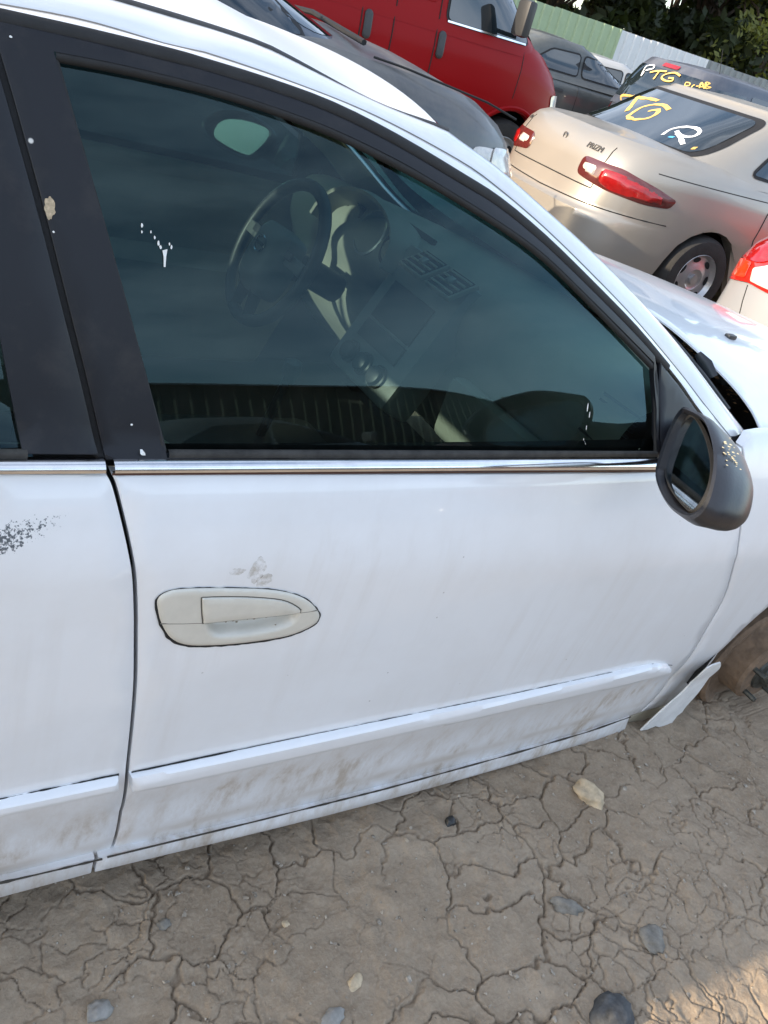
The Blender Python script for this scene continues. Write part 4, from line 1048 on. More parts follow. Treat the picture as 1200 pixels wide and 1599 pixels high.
def rpoly(P, r=.04, n=4):
    """rounded polygon"""
    P = [np.array(p, float) for p in P]; out = []
    for i in range(len(P)):
        a, b, c = P[i - 1], P[i], P[(i + 1) % len(P)]; u = (a - b); v = (c - b); lu = np.linalg.norm(u); lv_ = np.linalg.norm(v); q = min(r, lu * .45, lv_ * .45)
        p0 = b + u / lu * q; p1 = b + v / lv_ * q
        for k in range(n + 1):
            t = k / n; out.append(tuple((1 - t) ** 2 * p0 + 2 * t * (1 - t) * b + t * t * p1))
    return out
def wheel_at(parent, x, y, r, sg, rim_m, holes=7, rimr=.63):
    w = empty('wheel'); w.parent = parent; w.location = (x, y, r); q = sg
    mb = MB(); mb.lathe([(r * rimr, .03), (r * rimr, -.012), (r * .70, -.018), (r * .92, -.012), (r * .985, .012), (r, .05), (r, .15), (r * .9, .19), (r * .6, .19)], (0, 0, 0), 'Y', 48, -q); mb.build('tyre', TYRE, w)
    mb = MB(); mb.lathe([(r * rimr * 1.02, -.004), (r * rimr * .97, -.012), (r * rimr * .92, .006), (r * rimr * .86, .022), (r * .42, .020), (r * .36, .012), (r * .25, .004), (r * .2, .014), (r * .12, .014), (r * .11, -.004), (0, -.006)], (0, 0, 0), 'Y', 48, -q); rim = mb.build('rim', rim_m, w)
    for k in range(holes):
        a = 2 * math.pi * k / holes; ca, sa = math.cos(a), math.sin(a); rr = r * .47; v = []; 
        for j in range(12):
            t = 2 * math.pi * j / 12; lu, lw = r * .062 * math.cos(t), r * .115 * math.sin(t); v.append((ca * (rr + lu) - sa * lw, -q * .017, sa * (rr + lu) + ca * lw))
        mesh_obj('rim_hole', v, [tuple(range(12))], UNDER, rim, False, flip=(q > 0))
    return w
def place(root):
    bpy.context.view_layer.update(); return root.matrix_world
def pix_on(root, px, py, fn, t0=1.0, t1=30.0, n=600):
    """pixel -> point on an implicit surface fn(p)=0 of a vehicle (own frame), first sign change"""
    Mi = (Matrix.Translation(root.location) @ Matrix.Rotation(root.rotation_euler.z, 4, 'Z')).inverted(); r = wray(px, py); o = Vector((0, 0, CAMH)); d = Vector(r)
    prev = None
    for i in range(n):
        t = t0 + (t1 - t0) * i / n; p = Mi @ (o + d * t); g = fn(p)
        if prev is not None and (g > 0) != (prev[1] > 0):
            a, b = prev[0], t
            for _ in range(25):
                c = (a + b) / 2
                if (fn(Mi @ (o + d * c)) > 0) == (prev[1] > 0): a = c
                else: b = c
            return Mi @ (o + d * b)
        prev = (t, g)
    return None
def marker(root, name, strokes, surf, m_, w, parent):
    """hand-drawn paint strokes on a pane; strokes are lists of pixels, surf(y,z)->x"""
    fn = lambda p: p.x - surf(p.y, p.z); out = []
    for st in strokes:
        Q = [pix_on(root, a, b, fn) for a, b in st]; Q = [(q.y, q.z) for q in Q if q is not None]
        if len(Q) < 2: continue
        Q = np.array(crom(Q, 5)); T = np.gradient(Q, axis=0); T /= np.maximum(np.linalg.norm(T, axis=1), 1e-9)[:, None]; Nn = np.stack([-T[:, 1], T[:, 0]], 1)
        rows = []
        for i, (q, nn) in enumerate(zip(Q, Nn)):
            ww = w * (.75 + .35 * noise.noise((i * .5, len(out), 1)))
            rows.append([(surf(*(q + nn * ww * k)) - .0185 - .002 * (1 - abs(k)), *(q + nn * ww * k)) for k in (-1, -.5, 0, .5, 1)])
        v, f = loft(rows); out.append(mesh_obj(name, v, f, m_, parent))
    return out
YEL = mat('yellow_paint_marker', (.80, .50, .14), .7, var=.25, vscale=40); WHM = mat('white_paint_marker', (.85, .86, .88), .7); CYM = mat('blue_paint_marker', (.10, .45, .80), .7)

# ---- tan sedan with the writing on its rear window
def car_paint(name, col, rough=.35, metal=.0, coat=.6, dust=.25, dustcol=(.45, .40, .33), flake=0.0):
    M = mat(name, col, rough, metal=metal, coat=coat, coat_rough=.06); n, l, p = N(M); ob = n.new('ShaderNodeTexCoord').outputs['Object']
    g = n.new('ShaderNodeNewGeometry'); sx = n.new('ShaderNodeSeparateXYZ'); l.new(g.outputs['Normal'], sx.inputs[0])
    up = rangen(n, l, sx.outputs[2], .1, .95, .25, 1.0)
    f = mathn(n, l, 'MULTIPLY', up, rangen(n, l, noisen(n, l, ob, 4, 8, .7), .3, .7, .2, 1.3)); f = mathn(n, l, 'MULTIPLY', f, dust, clamp=True)
    l.new(mixc(n, l, f, col, dustcol), p.inputs['Base Color']); l.new(rangen(n, l, f, 0, .6, rough, .75), p.inputs['Roughness']); l.new(rangen(n, l, f, 0, .5, coat, .05), p.inputs['Coat Weight'])
    return M
PZ = Shell(
    levels=[(0, -.90, 3.20, .74, 5.5), (.06, -.955, 3.28, .80, 5), (.22, -.975, 3.34, .825, 4.6), (.43, -.965, 3.34, .835, 4.5), (.46, -.925, 3.30, .838, 4.6), (.62, -.90, 3.27, .842, 4.8), (.80, -.875, 3.22, .835, 5), (.90, -.835, 3.15, .815, 5), (.96, -.79, 3.08, .785, 5), (1.0, -.73, 3.0, .735, 5)],
    top=[(-1.0, .985), (-.75, 1.005), (-.3, 1.005), (.5, .97), (1.6, .94), (2.2, .93), (3.0, .80), (3.4, .70)], zbot=.20, wheels=[(0, .29), (2.465, .29)],
    gh=[(-.15, -.50, 2.25, .80, 5.0), (0, -.42, 2.10, .765, 4.6), (.35, -.17, 1.78, .715, 4.4), (.7, .08, 1.42, .69, 4.8), (.93, .24, 1.18, .665, 4.8), (1.0, .34, 1.08, .63, 4.8)], groof=(.985, 1.36))
tan_car = empty('tan_sedan', (5.064, 4.61, .0), R(-4.1)); tag(tan_car, 'tan sedan with TG and R painted on its rear window', 'car')
TANP = car_paint('champagne_paint', (.37, .345, .305), .33, metal=.45, dust=.30, dustcol=(.36, .32, .27))
b = PZ.body(tan_car, TANP); c = PZ.cabin(tan_car, TANP)
rw_tr = rpoly([(-.625, 1.005), (.625, 1.005), (.60, 1.33), (-.60, 1.33)], .07, 6)
rwt = PZ.oend('rear_window_trim', rw_tr, RUBBER, tan_car, .009, gh=True)
rw = PZ.oend('rear_window', rpoly([(-.585, 1.028), (.585, 1.028), (.565, 1.31), (-.565, 1.31)], .06, 6), CARGLASS, tan_car, .015, gh=True)
gsurf = lambda y, z: PZ.gend(y, z, True)
TG = [[(972, 157), (985, 150), (999, 152), (1015, 154), (1031, 158)], [(999, 152), (990, 164), (982, 174)],
      [(1048, 172), (1040, 165), (1024, 164), (1006, 168), (992, 176), (984, 183), (995, 187), (1015, 185), (1029, 178), (1030, 172), (1016, 174)]]
marker(tan_car, 'painted_letter', TG, gsurf, YEL, .013, rw)
RR = [[(1062, 201), (1069, 212)], [(1038, 211), (1050, 203), (1068, 199), (1088, 200), (1096, 206), (1088, 213), (1072, 214), (1060, 209)], [(1066, 211), (1070, 218), (1068, 226)]]
marker(tan_car, 'painted_letter', [RR[1], [(1060, 205), (1066, 216), (1070, 226)]], gsurf, WHM, .011, rw)
marker(tan_car, 'painted_mark', [[(1048, 214), (1056, 215)]], gsurf, CYM, .008, rw); marker(tan_car, 'painted_mark', [[(1084, 232), (1091, 232)]], gsurf, YEL, .014, rw)
for sg in (-1, 1):
    for nm, P in (('door_window', rpoly([(.50, 1.00), (1.02, 1.00), (.98, 1.255), (.62, 1.255)], .05)), ('door_window', rpoly([(1.12, 1.0), (1.95, 1.0), (1.30, 1.255), (1.08, 1.255)], .04)), ('quarter_window', rpoly([(.18, 1.01), (.44, 1.0), (.54, 1.22), (.40, 1.20)], .03))):
        PZ.oside('window_trim', [tuple(p) for p in inset(densify(P, .03), -.018)], RUBBER, tan_car, .004, sg, gh=True); PZ.oside(nm, P, CARGLASS, tan_car, .008, sg, gh=True)
    PZ.seam([(.44, .99), (.38, .80), (.36, .62), (.42, .45), (.46, .25)], tan_car, sg); PZ.seam([(1.10, .99), (1.10, .30)], tan_car, sg); PZ.seam([(.46, .24), (2.0, .24)], tan_car, sg)
    PZ.seam([(.20, 1.0), (.13, .99)], tan_car, sg)
    PZ.oside('door_handle', rrect(.52, .68, .80, .855, .02), CHAR, tan_car, .012, sg, bevel=.004, flange=.012, step=.02)
    PZ.oside('crease_shade', [(-.60, .885), (.38, .875), (.38, .869), (-.60, .879)], GAPM, tan_car, .0008, sg)  # flat black strip; the crease's shade is put into its colour
    wheel_at(tan_car, 0, sg * .815, .29, sg, mat('steel_rim', (.42, .42, .43), .35, metal=.7, var=.15)); wheel_at(tan_car, 2.465, sg * .815, .29, sg, SILVERP)
# lamps: outer body lamp wrapping the corner, and the inner piece on the lid
def wrap(sh, name, P, m_, parent, off, sg, **k):
    """outline in (s, z); s runs along the plan outline of the shell from its tail centre (0) round the right rear corner"""
    def pos(s_, z):
        x = sh.lv[0][1]; zt = sh.ztop(-.8); v = (z - sh.zb0) / (zt - sh.zb0); xr, xf, w, n = sh.lev(min(1, max(0, v))); xc = (xr + xf) / 2; a = (xf - xr) / 2
        key = (round(v, 3)); 
        if key not in pos.c:
            T = np.linspace(0, math.pi / 2, 500); X = xc - a * np.cos(T) ** (2 / n); Yv = w * np.sin(T) ** (2 / n); D = np.r_[0, np.cumsum(np.hypot(np.diff(X), np.diff(Yv)))]; pos.c[key] = (X, Yv, D)
        X, Yv, D = pos.c[key]; i = np.interp(s_, D, np.arange(500)); x = np.interp(i, np.arange(500), X); y = np.interp(i, np.arange(500), Yv)
        j = int(min(max(i, 1), 498)); tx, ty = X[j + 1] - X[j - 1], Yv[j + 1] - Yv[j - 1]; L = math.hypot(tx, ty); nxn, nyn = -ty / L, tx / L
        return x, y, nxn, nyn
    pos.c = {}
    def fm(u, v, d, h):
        x, y, a, b_ = pos(u, v); o_ = off * min(1, (d / .02 + .15)) - h; return (x + a * o_, sg * (y + b_ * o_), v)
    return patch(name, P, fm, m_, parent, k.pop('step', .03), flip=(sg < 0) , edge_step=.02, **k)
for sg in (-1, 1):
    wrap(PZ, 'lamp_trim', rpoly([(.29, .73), (.29, .845), (.62, .850), (.88, .80), (1.05, .755), (1.02, .70), (.85, .685), (.55, .70)], .05, 5), DKRED, tan_car, .012, sg)
    wrap(PZ, 'tail_lamp', rpoly([(.485, .725), (.485, .825), (.62, .83), (.86, .785), (1.00, .745), (.97, .712), (.85, .70), (.6, .705)], .035, 5), REDL, tan_car, .022, sg, bevel=.003)
    wrap(PZ, 'reverse_lamp', rpoly([(.33, .755), (.33, .822), (.46, .828), (.46, .748)], .02, 4), CLRL, tan_car, .024, sg)
PZ.seam_end([(-.47, .945), (-.475, .86), (-.47, .68), (.47, .68), (.475, .86), (.47, .945)], tan_car)
PZ.seam_end([(-.78, .595), (0, .575), (.78, .595)], tan_car)
def lettering(txt, size, m_, parent, M, name, depth=.002):
    cu = bpy.data.curves.new(name, 'FONT'); cu.body = txt; cu.size = size; cu.extrude = depth; cu.align_x = 'CENTER'; cu.align_y = 'CENTER'
    t = bpy.data.objects.new(name, cu); COL.objects.link(t); dg = bpy.context.evaluated_depsgraph_get(); me_ = bpy.data.meshes.new_from_object(t.evaluated_get(dg)); bpy.data.objects.remove(t)
    o = bpy.data.objects.new(name, me_); COL.objects.link(o); me_.materials.append(m_); o.parent = parent; o.matrix_local = M; return o
def rear_text_M(sh, y, z, off=.004): 
    x = sh.end(y, z); sl = math.atan2(sh.end(y, z + .03) - sh.end(y, z - .03), .06); sy = math.atan2(sh.end(y + .03, z) - sh.end(y - .03, z), .06)
    return Matrix.Translation((x - off, y, z)) @ Matrix.Rotation(-sy, 4, 'Z') @ Matrix.Rotation(sl, 4, 'Y') @ Matrix(((0, 0, -1, 0), (-1, 0, 0, 0), (0, 1, 0, 0), (0, 0, 0, 1)))
DKL = mat('dark_badge', (.08, .075, .07), .4)
lettering('PRIZM', .055, DKL, tan_car, rear_text_M(PZ, -.33, .905), 'badge_lettering')
lettering('LSi', .04, DKL, tan_car, rear_text_M(PZ, .50, .92), 'badge_lettering')
mb = MB(); mb.tube([(PZ.end(0, .90) - .004, .018 * math.cos(a), .90 + .022 * math.sin(a)) for a in np.linspace(0, 6.283, 17)], .004, 5, cap=False); mb.build('badge_emblem', DKL, tan_car)

# ---- dark sedan parked alongside, seen over the roof
BK = Shell(
    levels=[(0, -.95, 3.30, .78, 5), (.08, -1.0, 3.42, .85, 4.6), (.45, -1.0, 3.46, .88, 4.2), (.72, -.97, 3.42, .885, 4.2), (.88, -.93, 3.34, .865, 4.2), (.95, -.88, 3.27, .835, 4.2), (1.0, -.80, 3.15, .775, 4.2)],
    top=[(-1.0, 1.0), (.5, 1.03), (2.1, 1.03), (2.5, 1.005), (2.95, .955), (3.2, .90), (3.5, .78)], zbot=.18, wheels=[(0, .31), (2.65, .31)],
    gh=[(-.2, -.6, 2.62, .84, 4.6), (0, -.5, 2.42, .81, 4.4), (.4, -.15, 1.95, .74, 4.2), (.8, .25, 1.45, .66, 4), (1.0, .5, 1.2, .61, 4)], groof=(1.01, 1.44), crown=.055)
black_car = empty('dark_sedan', (-.50, 4.03, .13), R(-1)); tag(black_car, 'black sedan with dusty hood, parked between the white sedan and the red van', 'car')
BLKP = car_paint('faded_black_paint', (.022, .026, .034), .30, coat=.5, dust=.50, dustcol=(.30, .27, .23))
BK.body(black_car, BLKP); BK.cabin(black_car, mat('dark_blue_grey_pillar', (.045, .055, .075), .35, coat=.4))
BK.oend('windshield', rpoly([(-.70, 1.05), (.70, 1.05), (.58, 1.40), (-.58, 1.40)], .05), CARGLASS, black_car, .006, rear=False, gh=True)
for sg in (-1, 1):
    P = rpoly([(1.02, 1.035), (2.05, 1.035), (1.55, 1.36), (1.0, 1.40)], .04)
    BK.oside('window_trim', [tuple(p) for p in inset(densify(P, .03), -.02)], RUBBER, black_car, .004, sg, gh=True); BK.oside('door_window', P, CARGLASS, black_car, .009, sg, gh=True)
    P = rpoly([(.1, 1.035), (.93, 1.035), (.93, 1.40), (.45, 1.36)], .04)
    BK.oside('window_trim', [tuple(p) for p in inset(densify(P, .03), -.02)], RUBBER, black_car, .004, sg, gh=True); BK.oside('door_window', P, CARGLASS, black_car, .009, sg, gh=True)
    BK.oend('headlight', rpoly([(sg * .50, .66), (sg * .80, .69), (sg * .80, .80), (sg * .50, .76)], .03), CLRL, black_car, .012, rear=False, bevel=.003)
    BK.oside('corner_lamp', rpoly([(3.02, .69), (3.24, .68), (3.24, .79), (3.05, .80)], .02), CLRL, black_car, .012, sg, bevel=.003)
    BK.seam([(2.15, 1.0), (2.1, .8), (2.15, .3)], black_car, sg)
    mb = MB(); Q = [(x, sg * .745, BK.ztop(x) + .012) for x in np.linspace(2.35, 3.12, 14)]; mb.tube(Q, .005, 5); mb.build('hood_gap', GAPM, black_car)
    wheel_at(black_car, 2.65, sg * .83, .31, sg, SILVERP)
BK.oend('grille', rrect(-.42, .42, .58, .72, .03), CHAR, black_car, .01, rear=False)
mb = MB(); mb.tube([(2.36, -.62, 1.06), (2.40, 0, 1.09), (2.36, .62, 1.06)], .012, 6); mb.build('wiper', RUBBER, black_car)

# ---- red cargo van
VN = Shell(
    levels=[(0, -1.0, 4.08, .88, 9), (.06, -1.05, 4.14, .96, 8), (.35, -1.05, 4.18, .99, 6.5), (.62, -1.05, 4.17, .995, 6), (.80, -1.04, 4.14, .985, 6), (.92, -1.03, 4.07, .965, 5.5), (1.0, -1.02, 3.98, .93, 5)],
    top=[(-1.1, 1.33), (3.45, 1.33), (3.62, 1.30), (3.95, 1.20), (4.2, 1.10)], zbot=.30, wheels=[(0, .36), (3.46, .36)],
    gh=[(-.1, -1.03, 3.78, .97, 8), (0, -1.03, 3.68, .96, 8), (.5, -1.0, 3.25, .90, 8), (.9, -.95, 2.9, .83, 7), (1.0, -.9, 2.75, .78, 6)], groof=(1.30, 2.02), crown=.05, arch_add=.085)
van = empty('red_van', (1.77, 7.50, .0), R(0)); tag(van, 'dark red cargo van behind the black sedan', 'van')
VANP = car_paint('dark_red_paint', (.27, .003, .005), .35, coat=.04, dust=.0, dustcol=(.45, .25, .22))
VANP.node_tree.nodes['Principled BSDF'].inputs['Specular IOR Level'].default_value = .12; VN.body(van, VANP); VN.cabin(van, VANP)
VN.oend('windshield', rpoly([(-.85, 1.36), (.85, 1.36), (.75, 1.92), (-.75, 1.92)], .06), CARGLASS, van, .006, rear=False, gh=True)
for sg in (-1, 1):
    P = rpoly([(2.52, 1.335), (3.44, 1.335), (3.02, 1.84), (2.52, 1.84)], .05)
    VN.oside('window_trim', [tuple(p) for p in inset(densify(P, .03), -.022)], RUBBER, van, .004, sg, gh=True); VN.oside('door_window', P, CARGLASS, van, .009, sg, gh=True)
    VN.oside('window_sill', [(2.52, 1.318), (3.40, 1.318), (3.40, 1.332), (2.52, 1.332)], CHROME, van, .012, sg, gh=True)
    for xs in (2.44, 2.03, 1.74, .45): VN.seam([(xs, 1.31), (xs, .35)], van, sg, w=.006); VN.seam([(xs, 1.32), (xs, 1.90)], van, sg, gh=True, w=.006)
    VN.seam([(3.40, 1.30), (3.38, .9)], van, sg, w=.004)
    for xs in (2.50, 1.80):
        VN.oside('door_handle', rrect(xs - .035, xs + .035, 1.05, 1.25, .033), CHAR, van, .016, sg, bevel=.006, flange=.016, step=.02)
    VN.oside('side_panel', rpoly([(1.85, 1.42), (2.40, 1.42), (2.40, 1.85), (1.85, 1.85)], .05), VANP, van, .006, sg, gh=True, bevel=.006, flange=.006)
    mb = MB(); mb.tube([(3.46 + .47 * math.cos(a), sg * (VN.side(3.46 + .40 * math.cos(a), .85) + .0), .36 + .47 * math.sin(a)) for a in np.linspace(.15, math.pi - .15, 24)], .018, 6); mb.build('arch_lip', VANP, van)
    mb = MB(); mb.box((3.12, sg * 1.14, 1.50), (.09, .17, .27), bev=.035); mm_ = mb.build('side_mirror', CHAR, van)
    mb = MB(); mb.tube([(3.30, sg * .94, 1.38), (3.14, sg * 1.10, 1.44)], .02, 8); mb.build('mirror_arm', CHAR, van)
    VN.oend('headlight', rpoly([(sg * .55, .82), (sg * .88, .82), (sg * .88, 1.0), (sg * .55, 1.0)], .03), CLRL, van, .02, rear=False)
    wheel_at(van, 3.46, sg * .93, .36, sg, SILVERP, 8); wheel_at(van, 0, sg * .93, .36, sg, SILVERP, 8)
VN.oend('grille', rrect(-.5, .5, .80, 1.02, .03), CHAR, van, .02, rear=False); VN.oend('front_bumper', rrect(-.94, .94, .42, .66, .05), CHAR, van, .07, rear=False, bevel=.01, flange=.07)

# ---- silver sedan ahead of the white one: its tall left tail lamp at the picture's edge
SV = Shell(
    levels=[(0, -.92, 3.25, .74, 5), (.1, -.98, 3.34, .82, 7), (.45, -.985, 3.36, .85, 7), (.50, -.955, 3.34, .852, 7), (.80, -.93, 3.28, .84, 7), (.92, -.89, 3.2, .815, 7), (1.0, -.80, 3.1, .75, 7)],
    top=[(-1.0, .89), (-.7, .915), (.5, .92), (2.1, .89), (3.0, .76), (3.4, .66)], zbot=.10, wheels=[(0, .28), (2.6, .28)],
    gh=[(-.15, -.40, 2.3, .80, 5), (0, -.32, 2.15, .77, 4.6), (.4, .05, 1.75, .71, 4.4), (.8, .4, 1.35, .64, 4.2), (1.0, .6, 1.1, .58, 4)], groof=(.90, 1.28))
silver = empty('silver_sedan', (4.62, 1.95, .0), R(-1)); tag(silver, 'silver sedan at the right edge with a tall red and cream tail lamp', 'car')
SILP = car_paint('silver_paint', (.46, .47, .49), .28, metal=.45, dust=.22, dustcol=(.5, .47, .42))
SV.body(silver, SILP); SV.cabin(silver, SILP)
SV.oend('rear_window', rpoly([(-.60, .945), (.60, .945), (.52, 1.23), (-.52, 1.23)], .06), CARGLASS, silver, .006, gh=True)
fn = lambda p: p.x - SV.end(p.y, p.z)
def tr(L): return [(q.y, q.z) for q in (pix_on(silver, a, b, fn, 2, 8) for a, b in L) if q is not None]
lp = tr([(1131, 418), (1149, 391), (1167, 370), (1185, 364), (1215, 366), (1232, 400), (1222, 466), (1198, 457), (1170, 441)])
print('silver lamp', [tuple(round(float(c_), 3) for c_ in p) for p in lp])
lpi = tr([(1136, 416), (1152, 392), (1168, 374), (1183, 371), (1178, 410), (1166, 434)]); lpr = tr([(1190, 369), (1214, 371), (1222, 402), (1196, 410), (1184, 410)]); lpc = tr([(1180, 418), (1196, 416), (1222, 410), (1216, 458), (1194, 449), (1174, 439)])
LAMPO = mat('bright_red_lamp', (.62, .02, .012), .1, coat=.9, coat_rough=.02, var=.15)
for sg in (1, -1):
    mir = (lambda L: [(sg * a, b) for a, b in L])
    SV.oend('tail_lamp', rpoly(mir(lp), .02), LAMPO, silver, .012, bevel=.003, flange=.01)
    SV.oend('turn_signal', rpoly(mir(lpi), .012), AMBL, silver, .018, bevel=.002); SV.oend('stop_lamp', rpoly(mir(lpr), .012), REDL, silver, .018, bevel=.002); SV.oend('reverse_lamp', rpoly(mir(lpc), .012), CLRL, silver, .018, bevel=.002)
    wheel_at(silver, 0, sg * .81, .28, sg, SILVERP); wheel_at(silver, 2.6, sg * .81, .28, sg, SILVERP)
sm_ = tr([(1168, 445), (1160, 470), (1154, 495)]); SV.seam_end(sm_, silver, w=.003); SV.seam_end([(-a, b) for a, b in sm_], silver, w=.003)
SV.seam_end([(-.78, .50), (0, .49), (.78, .50)], silver, w=.003)

# ---- navy hatchback with TG written on its tailgate
HB_ = Shell(
    levels=[(0, -.70, 3.1, .74, 6), (.1, -.75, 3.2, .80, 5.5), (.5, -.76, 3.24, .845, 5), (.8, -.74, 3.2, .85, 5), (.93, -.72, 3.12, .835, 5), (1.0, -.70, 3.0, .80, 5)],
    top=[(-1, 1.06), (1.5, 1.02), (2.2, 1.0), (3.0, .86), (3.3, .74)], zbot=.2, wheels=[(0, .31), (2.5, .31)],
    gh=[(-.1, -.72, 2.35, .82, 6), (0, -.71, 2.25, .80, 5.6), (.4, -.64, 1.9, .75, 5.4), (.8, -.52, 1.5, .69, 5.2), (1.0, -.42, 1.3, .65, 5)], groof=(1.04, 1.58))
navy = empty('navy_hatchback', (9.30, 8.34, .0), R(-2)); tag(navy, 'navy hatchback with TG and Pr-AB painted on its tailgate glass', 'car')
NAVP = car_paint('navy_paint', (.018, .028, .055), .3, coat=.6, dust=.35, dustcol=(.33, .33, .34))
HB_.body(navy, NAVP); HB_.cabin(navy, NAVP)
hg = HB_.oend('tailgate_glass', rpoly([(-.72, 1.08), (.72, 1.08), (.63, 1.50), (-.63, 1.50)], .10, 6), CARGLASS, navy, .006, gh=True)
HB_.oend('stop_lamp', rrect(-.14, .14, 1.525, 1.57, .015), REDL, navy, .02, gh=True)
hs_ = lambda y, z: HB_.gend(y, z, True)
marker(navy, 'painted_letter', [[(1017, 113), (1030, 111), (1043, 112)], [(1031, 112), (1026, 119), (1022, 124)], [(1064, 119), (1056, 114), (1042, 116), (1035, 121), (1040, 126), (1050, 127), (1053, 123), (1046, 122)]], hs_, YEL, .013, hg)
marker(navy, 'painted_letter', [[(1069, 138), (1073, 129)], [(1073, 129), (1079, 130), (1078, 134), (1072, 134)], [(1081, 138), (1084, 134), (1087, 133)], [(1089, 135), (1093, 135)], [(1094, 138), (1098, 129), (1102, 139)], [(1096, 136), (1101, 136)], [(1104, 139), (1105, 129), (1110, 131), (1105, 134), (1111, 137), (1104, 139)]], hs_, YEL, .008, hg)
marker(navy, 'painted_letter', [[(1003, 118), (1008, 108), (1012, 103)], [(1012, 103), (1022, 102), (1022, 107), (1010, 110)], [(1008, 112), (1003, 119)]], hs_, WHM, .010, hg)
mb = MB(); mb.tube([(HB_.gend(y, 1.11) - .02, y, 1.11 + .02 * abs(y)) for y in (-.25, 0, .3)], .014, 6); mb.build('wiper', RUBBER, navy)
mb = MB(); mb.tube([(-.1, -.45, 1.60), (-.25, -.48, 1.85)], .004, 5); mb.build('antenna', CHAR, navy)
for sg in (-1, 1):
    for P in (rpoly([(-.45, 1.09), (.25, 1.09), (.25, 1.47), (-.30, 1.45)], .05), rpoly([(.33, 1.08), (1.05, 1.08), (1.05, 1.49), (.33, 1.49)], .05), rpoly([(1.13, 1.08), (1.95, 1.08), (1.45, 1.46), (1.13, 1.49)], .05)): HB_.oside('side_window', P, CARGLASS, navy, .006, sg, gh=True)
    HB_.oend('tail_lamp', rpoly([(sg * .60, .80), (sg * .80, .80), (sg * .80, 1.05), (sg * .66, 1.05)], .03), REDL, navy, .012, bevel=.003)
    wheel_at(navy, 0, sg * .82, .31, sg, SILVERP); wheel_at(navy, 2.5, sg * .82, .31, sg, SILVERP)

# ---- two cars farther back, beyond the van's nose
def plain_car(name, sh, loc, yaw, paint, roof=None, gl=None):
    gl = gl or CARGLASS
    r_ = empty(name, loc, yaw); sh.body(r_, paint); sh.cabin(r_, roof or paint)
    for sg in (-1, 1):
        for P in (rpoly([(.18, 1.03), (.95, 1.03), (.95, 1.27), (.5, 1.25)], .05), rpoly([(1.03, 1.03), (1.92, 1.03), (1.42, 1.25), (1.03, 1.27)], .05)):
            sh.oside('window_trim', [tuple(p) for p in inset(densify(P, .03), -.02)], RUBBER, r_, .004, sg, gh=True); sh.oside('door_window', P, gl, r_, .008, sg, gh=True)
        sh.seam([(.45, .98), (.45, .3)], r_, sg); sh.seam([(1.0, .98), (1.0, .3)], r_, sg); sh.seam([(2.05, .95), (2.1, .3)], r_, sg)
        mb = MB(); mb.box((1.88, sg * .93, 1.06), (.10, .17, .12), bev=.04); mb.build('side_mirror', paint, r_)
        sh.oside('door_handle', rrect(.62, .76, .80, .84, .018), CHAR, r_, .014, sg, step=.03); sh.oend('tail_lamp', rrect(min(sg * .45, sg * .76), max(sg * .45, sg * .76), .72, .84, .03), REDL, r_, .012); sh.oend('headlight', rrect(min(sg * .42, sg * .74), max(sg * .42, sg * .74), .60, .72, .03), CLRL, r_, .012, rear=False)
        wheel_at(r_, 0, sg * .815, .29, sg, SILVERP); wheel_at(r_, 2.465, sg * .815, .29, sg, SILVERP)
    sh.oend('windshield', rpoly([(-.66, 1.01), (.66, 1.01), (.55, 1.27), (-.55, 1.27)], .05), gl, r_, .006, rear=False, gh=True); sh.oend('rear_window', rpoly([(-.61, 1.025), (.61, 1.025), (.515, 1.268), (-.515, 1.268)], .06), gl, r_, .006, gh=True)
    return r_
GR = Shell(levels=PZ.lv, top=[(p[0], p[1]) for p in PZ.top], zbot=.20, wheels=PZ.wh, gh=[(a, b_ - .05, c_ + .05, d_, e_) for a, b_, c_, d_, e_ in PZ.gh], groof=(.985, 1.36))
GREYP = car_paint('dark_grey_green_paint', (.05, .058, .058), .3, coat=.6, dust=.35, dustcol=(.28, .28, .26)); LRF = car_paint('pale_grey_paint', (.42, .43, .44), .35, dust=.2)
g1 = plain_car('grey_sedan', GR, (7.7, 10.5, .10), R(-8), GREYP); tag(g1, 'dark grey sedan half hidden behind the nose of the red van', 'car')
g2 = plain_car('far_sedan', GR, (10.6, 12.6, .05), R(-20), car_paint('charcoal_paint', (.03, .033, .04), .3, dust=.3), LRF); tag(g2, 'charcoal car with pale roof in front of the white fence panels', 'car')

# ---------------------------------------------------------------- corrugated fence, sheet by sheet
fence = empty('metal_fence', (0, 16.0, 0)); tag(fence, 'tall corrugated metal fence of green, white and grey sheets below the trees', 'fence')
FG = mat('pale_green_sheet', (.30, .40, .25), .45, var=.10, vscale=3); FW = mat('white_sheet', (.60, .63, .66), .4, var=.08, vscale=3); FD_ = mat('weathered_zinc_sheet', (.20, .22, .23), .5, metal=.3, var=.2, vscale=3)
def sheet_mesh():
    prof = []; nrib = 4; wd_ = 1.02
    for k in range(nrib):
        x0 = k * wd_ / nrib; prof += [(x0, 0), (x0 + .17, 0), (x0 + .195, -.035), (x0 + .23, -.035)]
    prof.append((wd_, 0)); v, f = loft([[(x, y, 0) for x, y in prof], [(x, y, 2.06) for x, y in prof]])
    return v, f
sv, sf = sheet_mesh(); meshes = {}
for key, mt_ in (('g', FG), ('w', FW), ('z', FD_)):
    o = mesh_obj('sheet', sv, sf, mt_, None, False); meshes[key] = o.data; bpy.data.objects.remove(o)
for i in range(-8, 34):
    x = i * 1.0; key = 'g' if x < 14.4 else ('w' if x < 17.3 else 'z'); o = bpy.data.objects.new('sheet', meshes[key]); COL.objects.link(o); o.parent = fence
    o.location = (x, random.uniform(-.008, .008) - .003 * (i % 2), random.uniform(-.02, .02)); o.rotation_euler = (0, random.uniform(-.006, .006), random.uniform(-.008, .008))
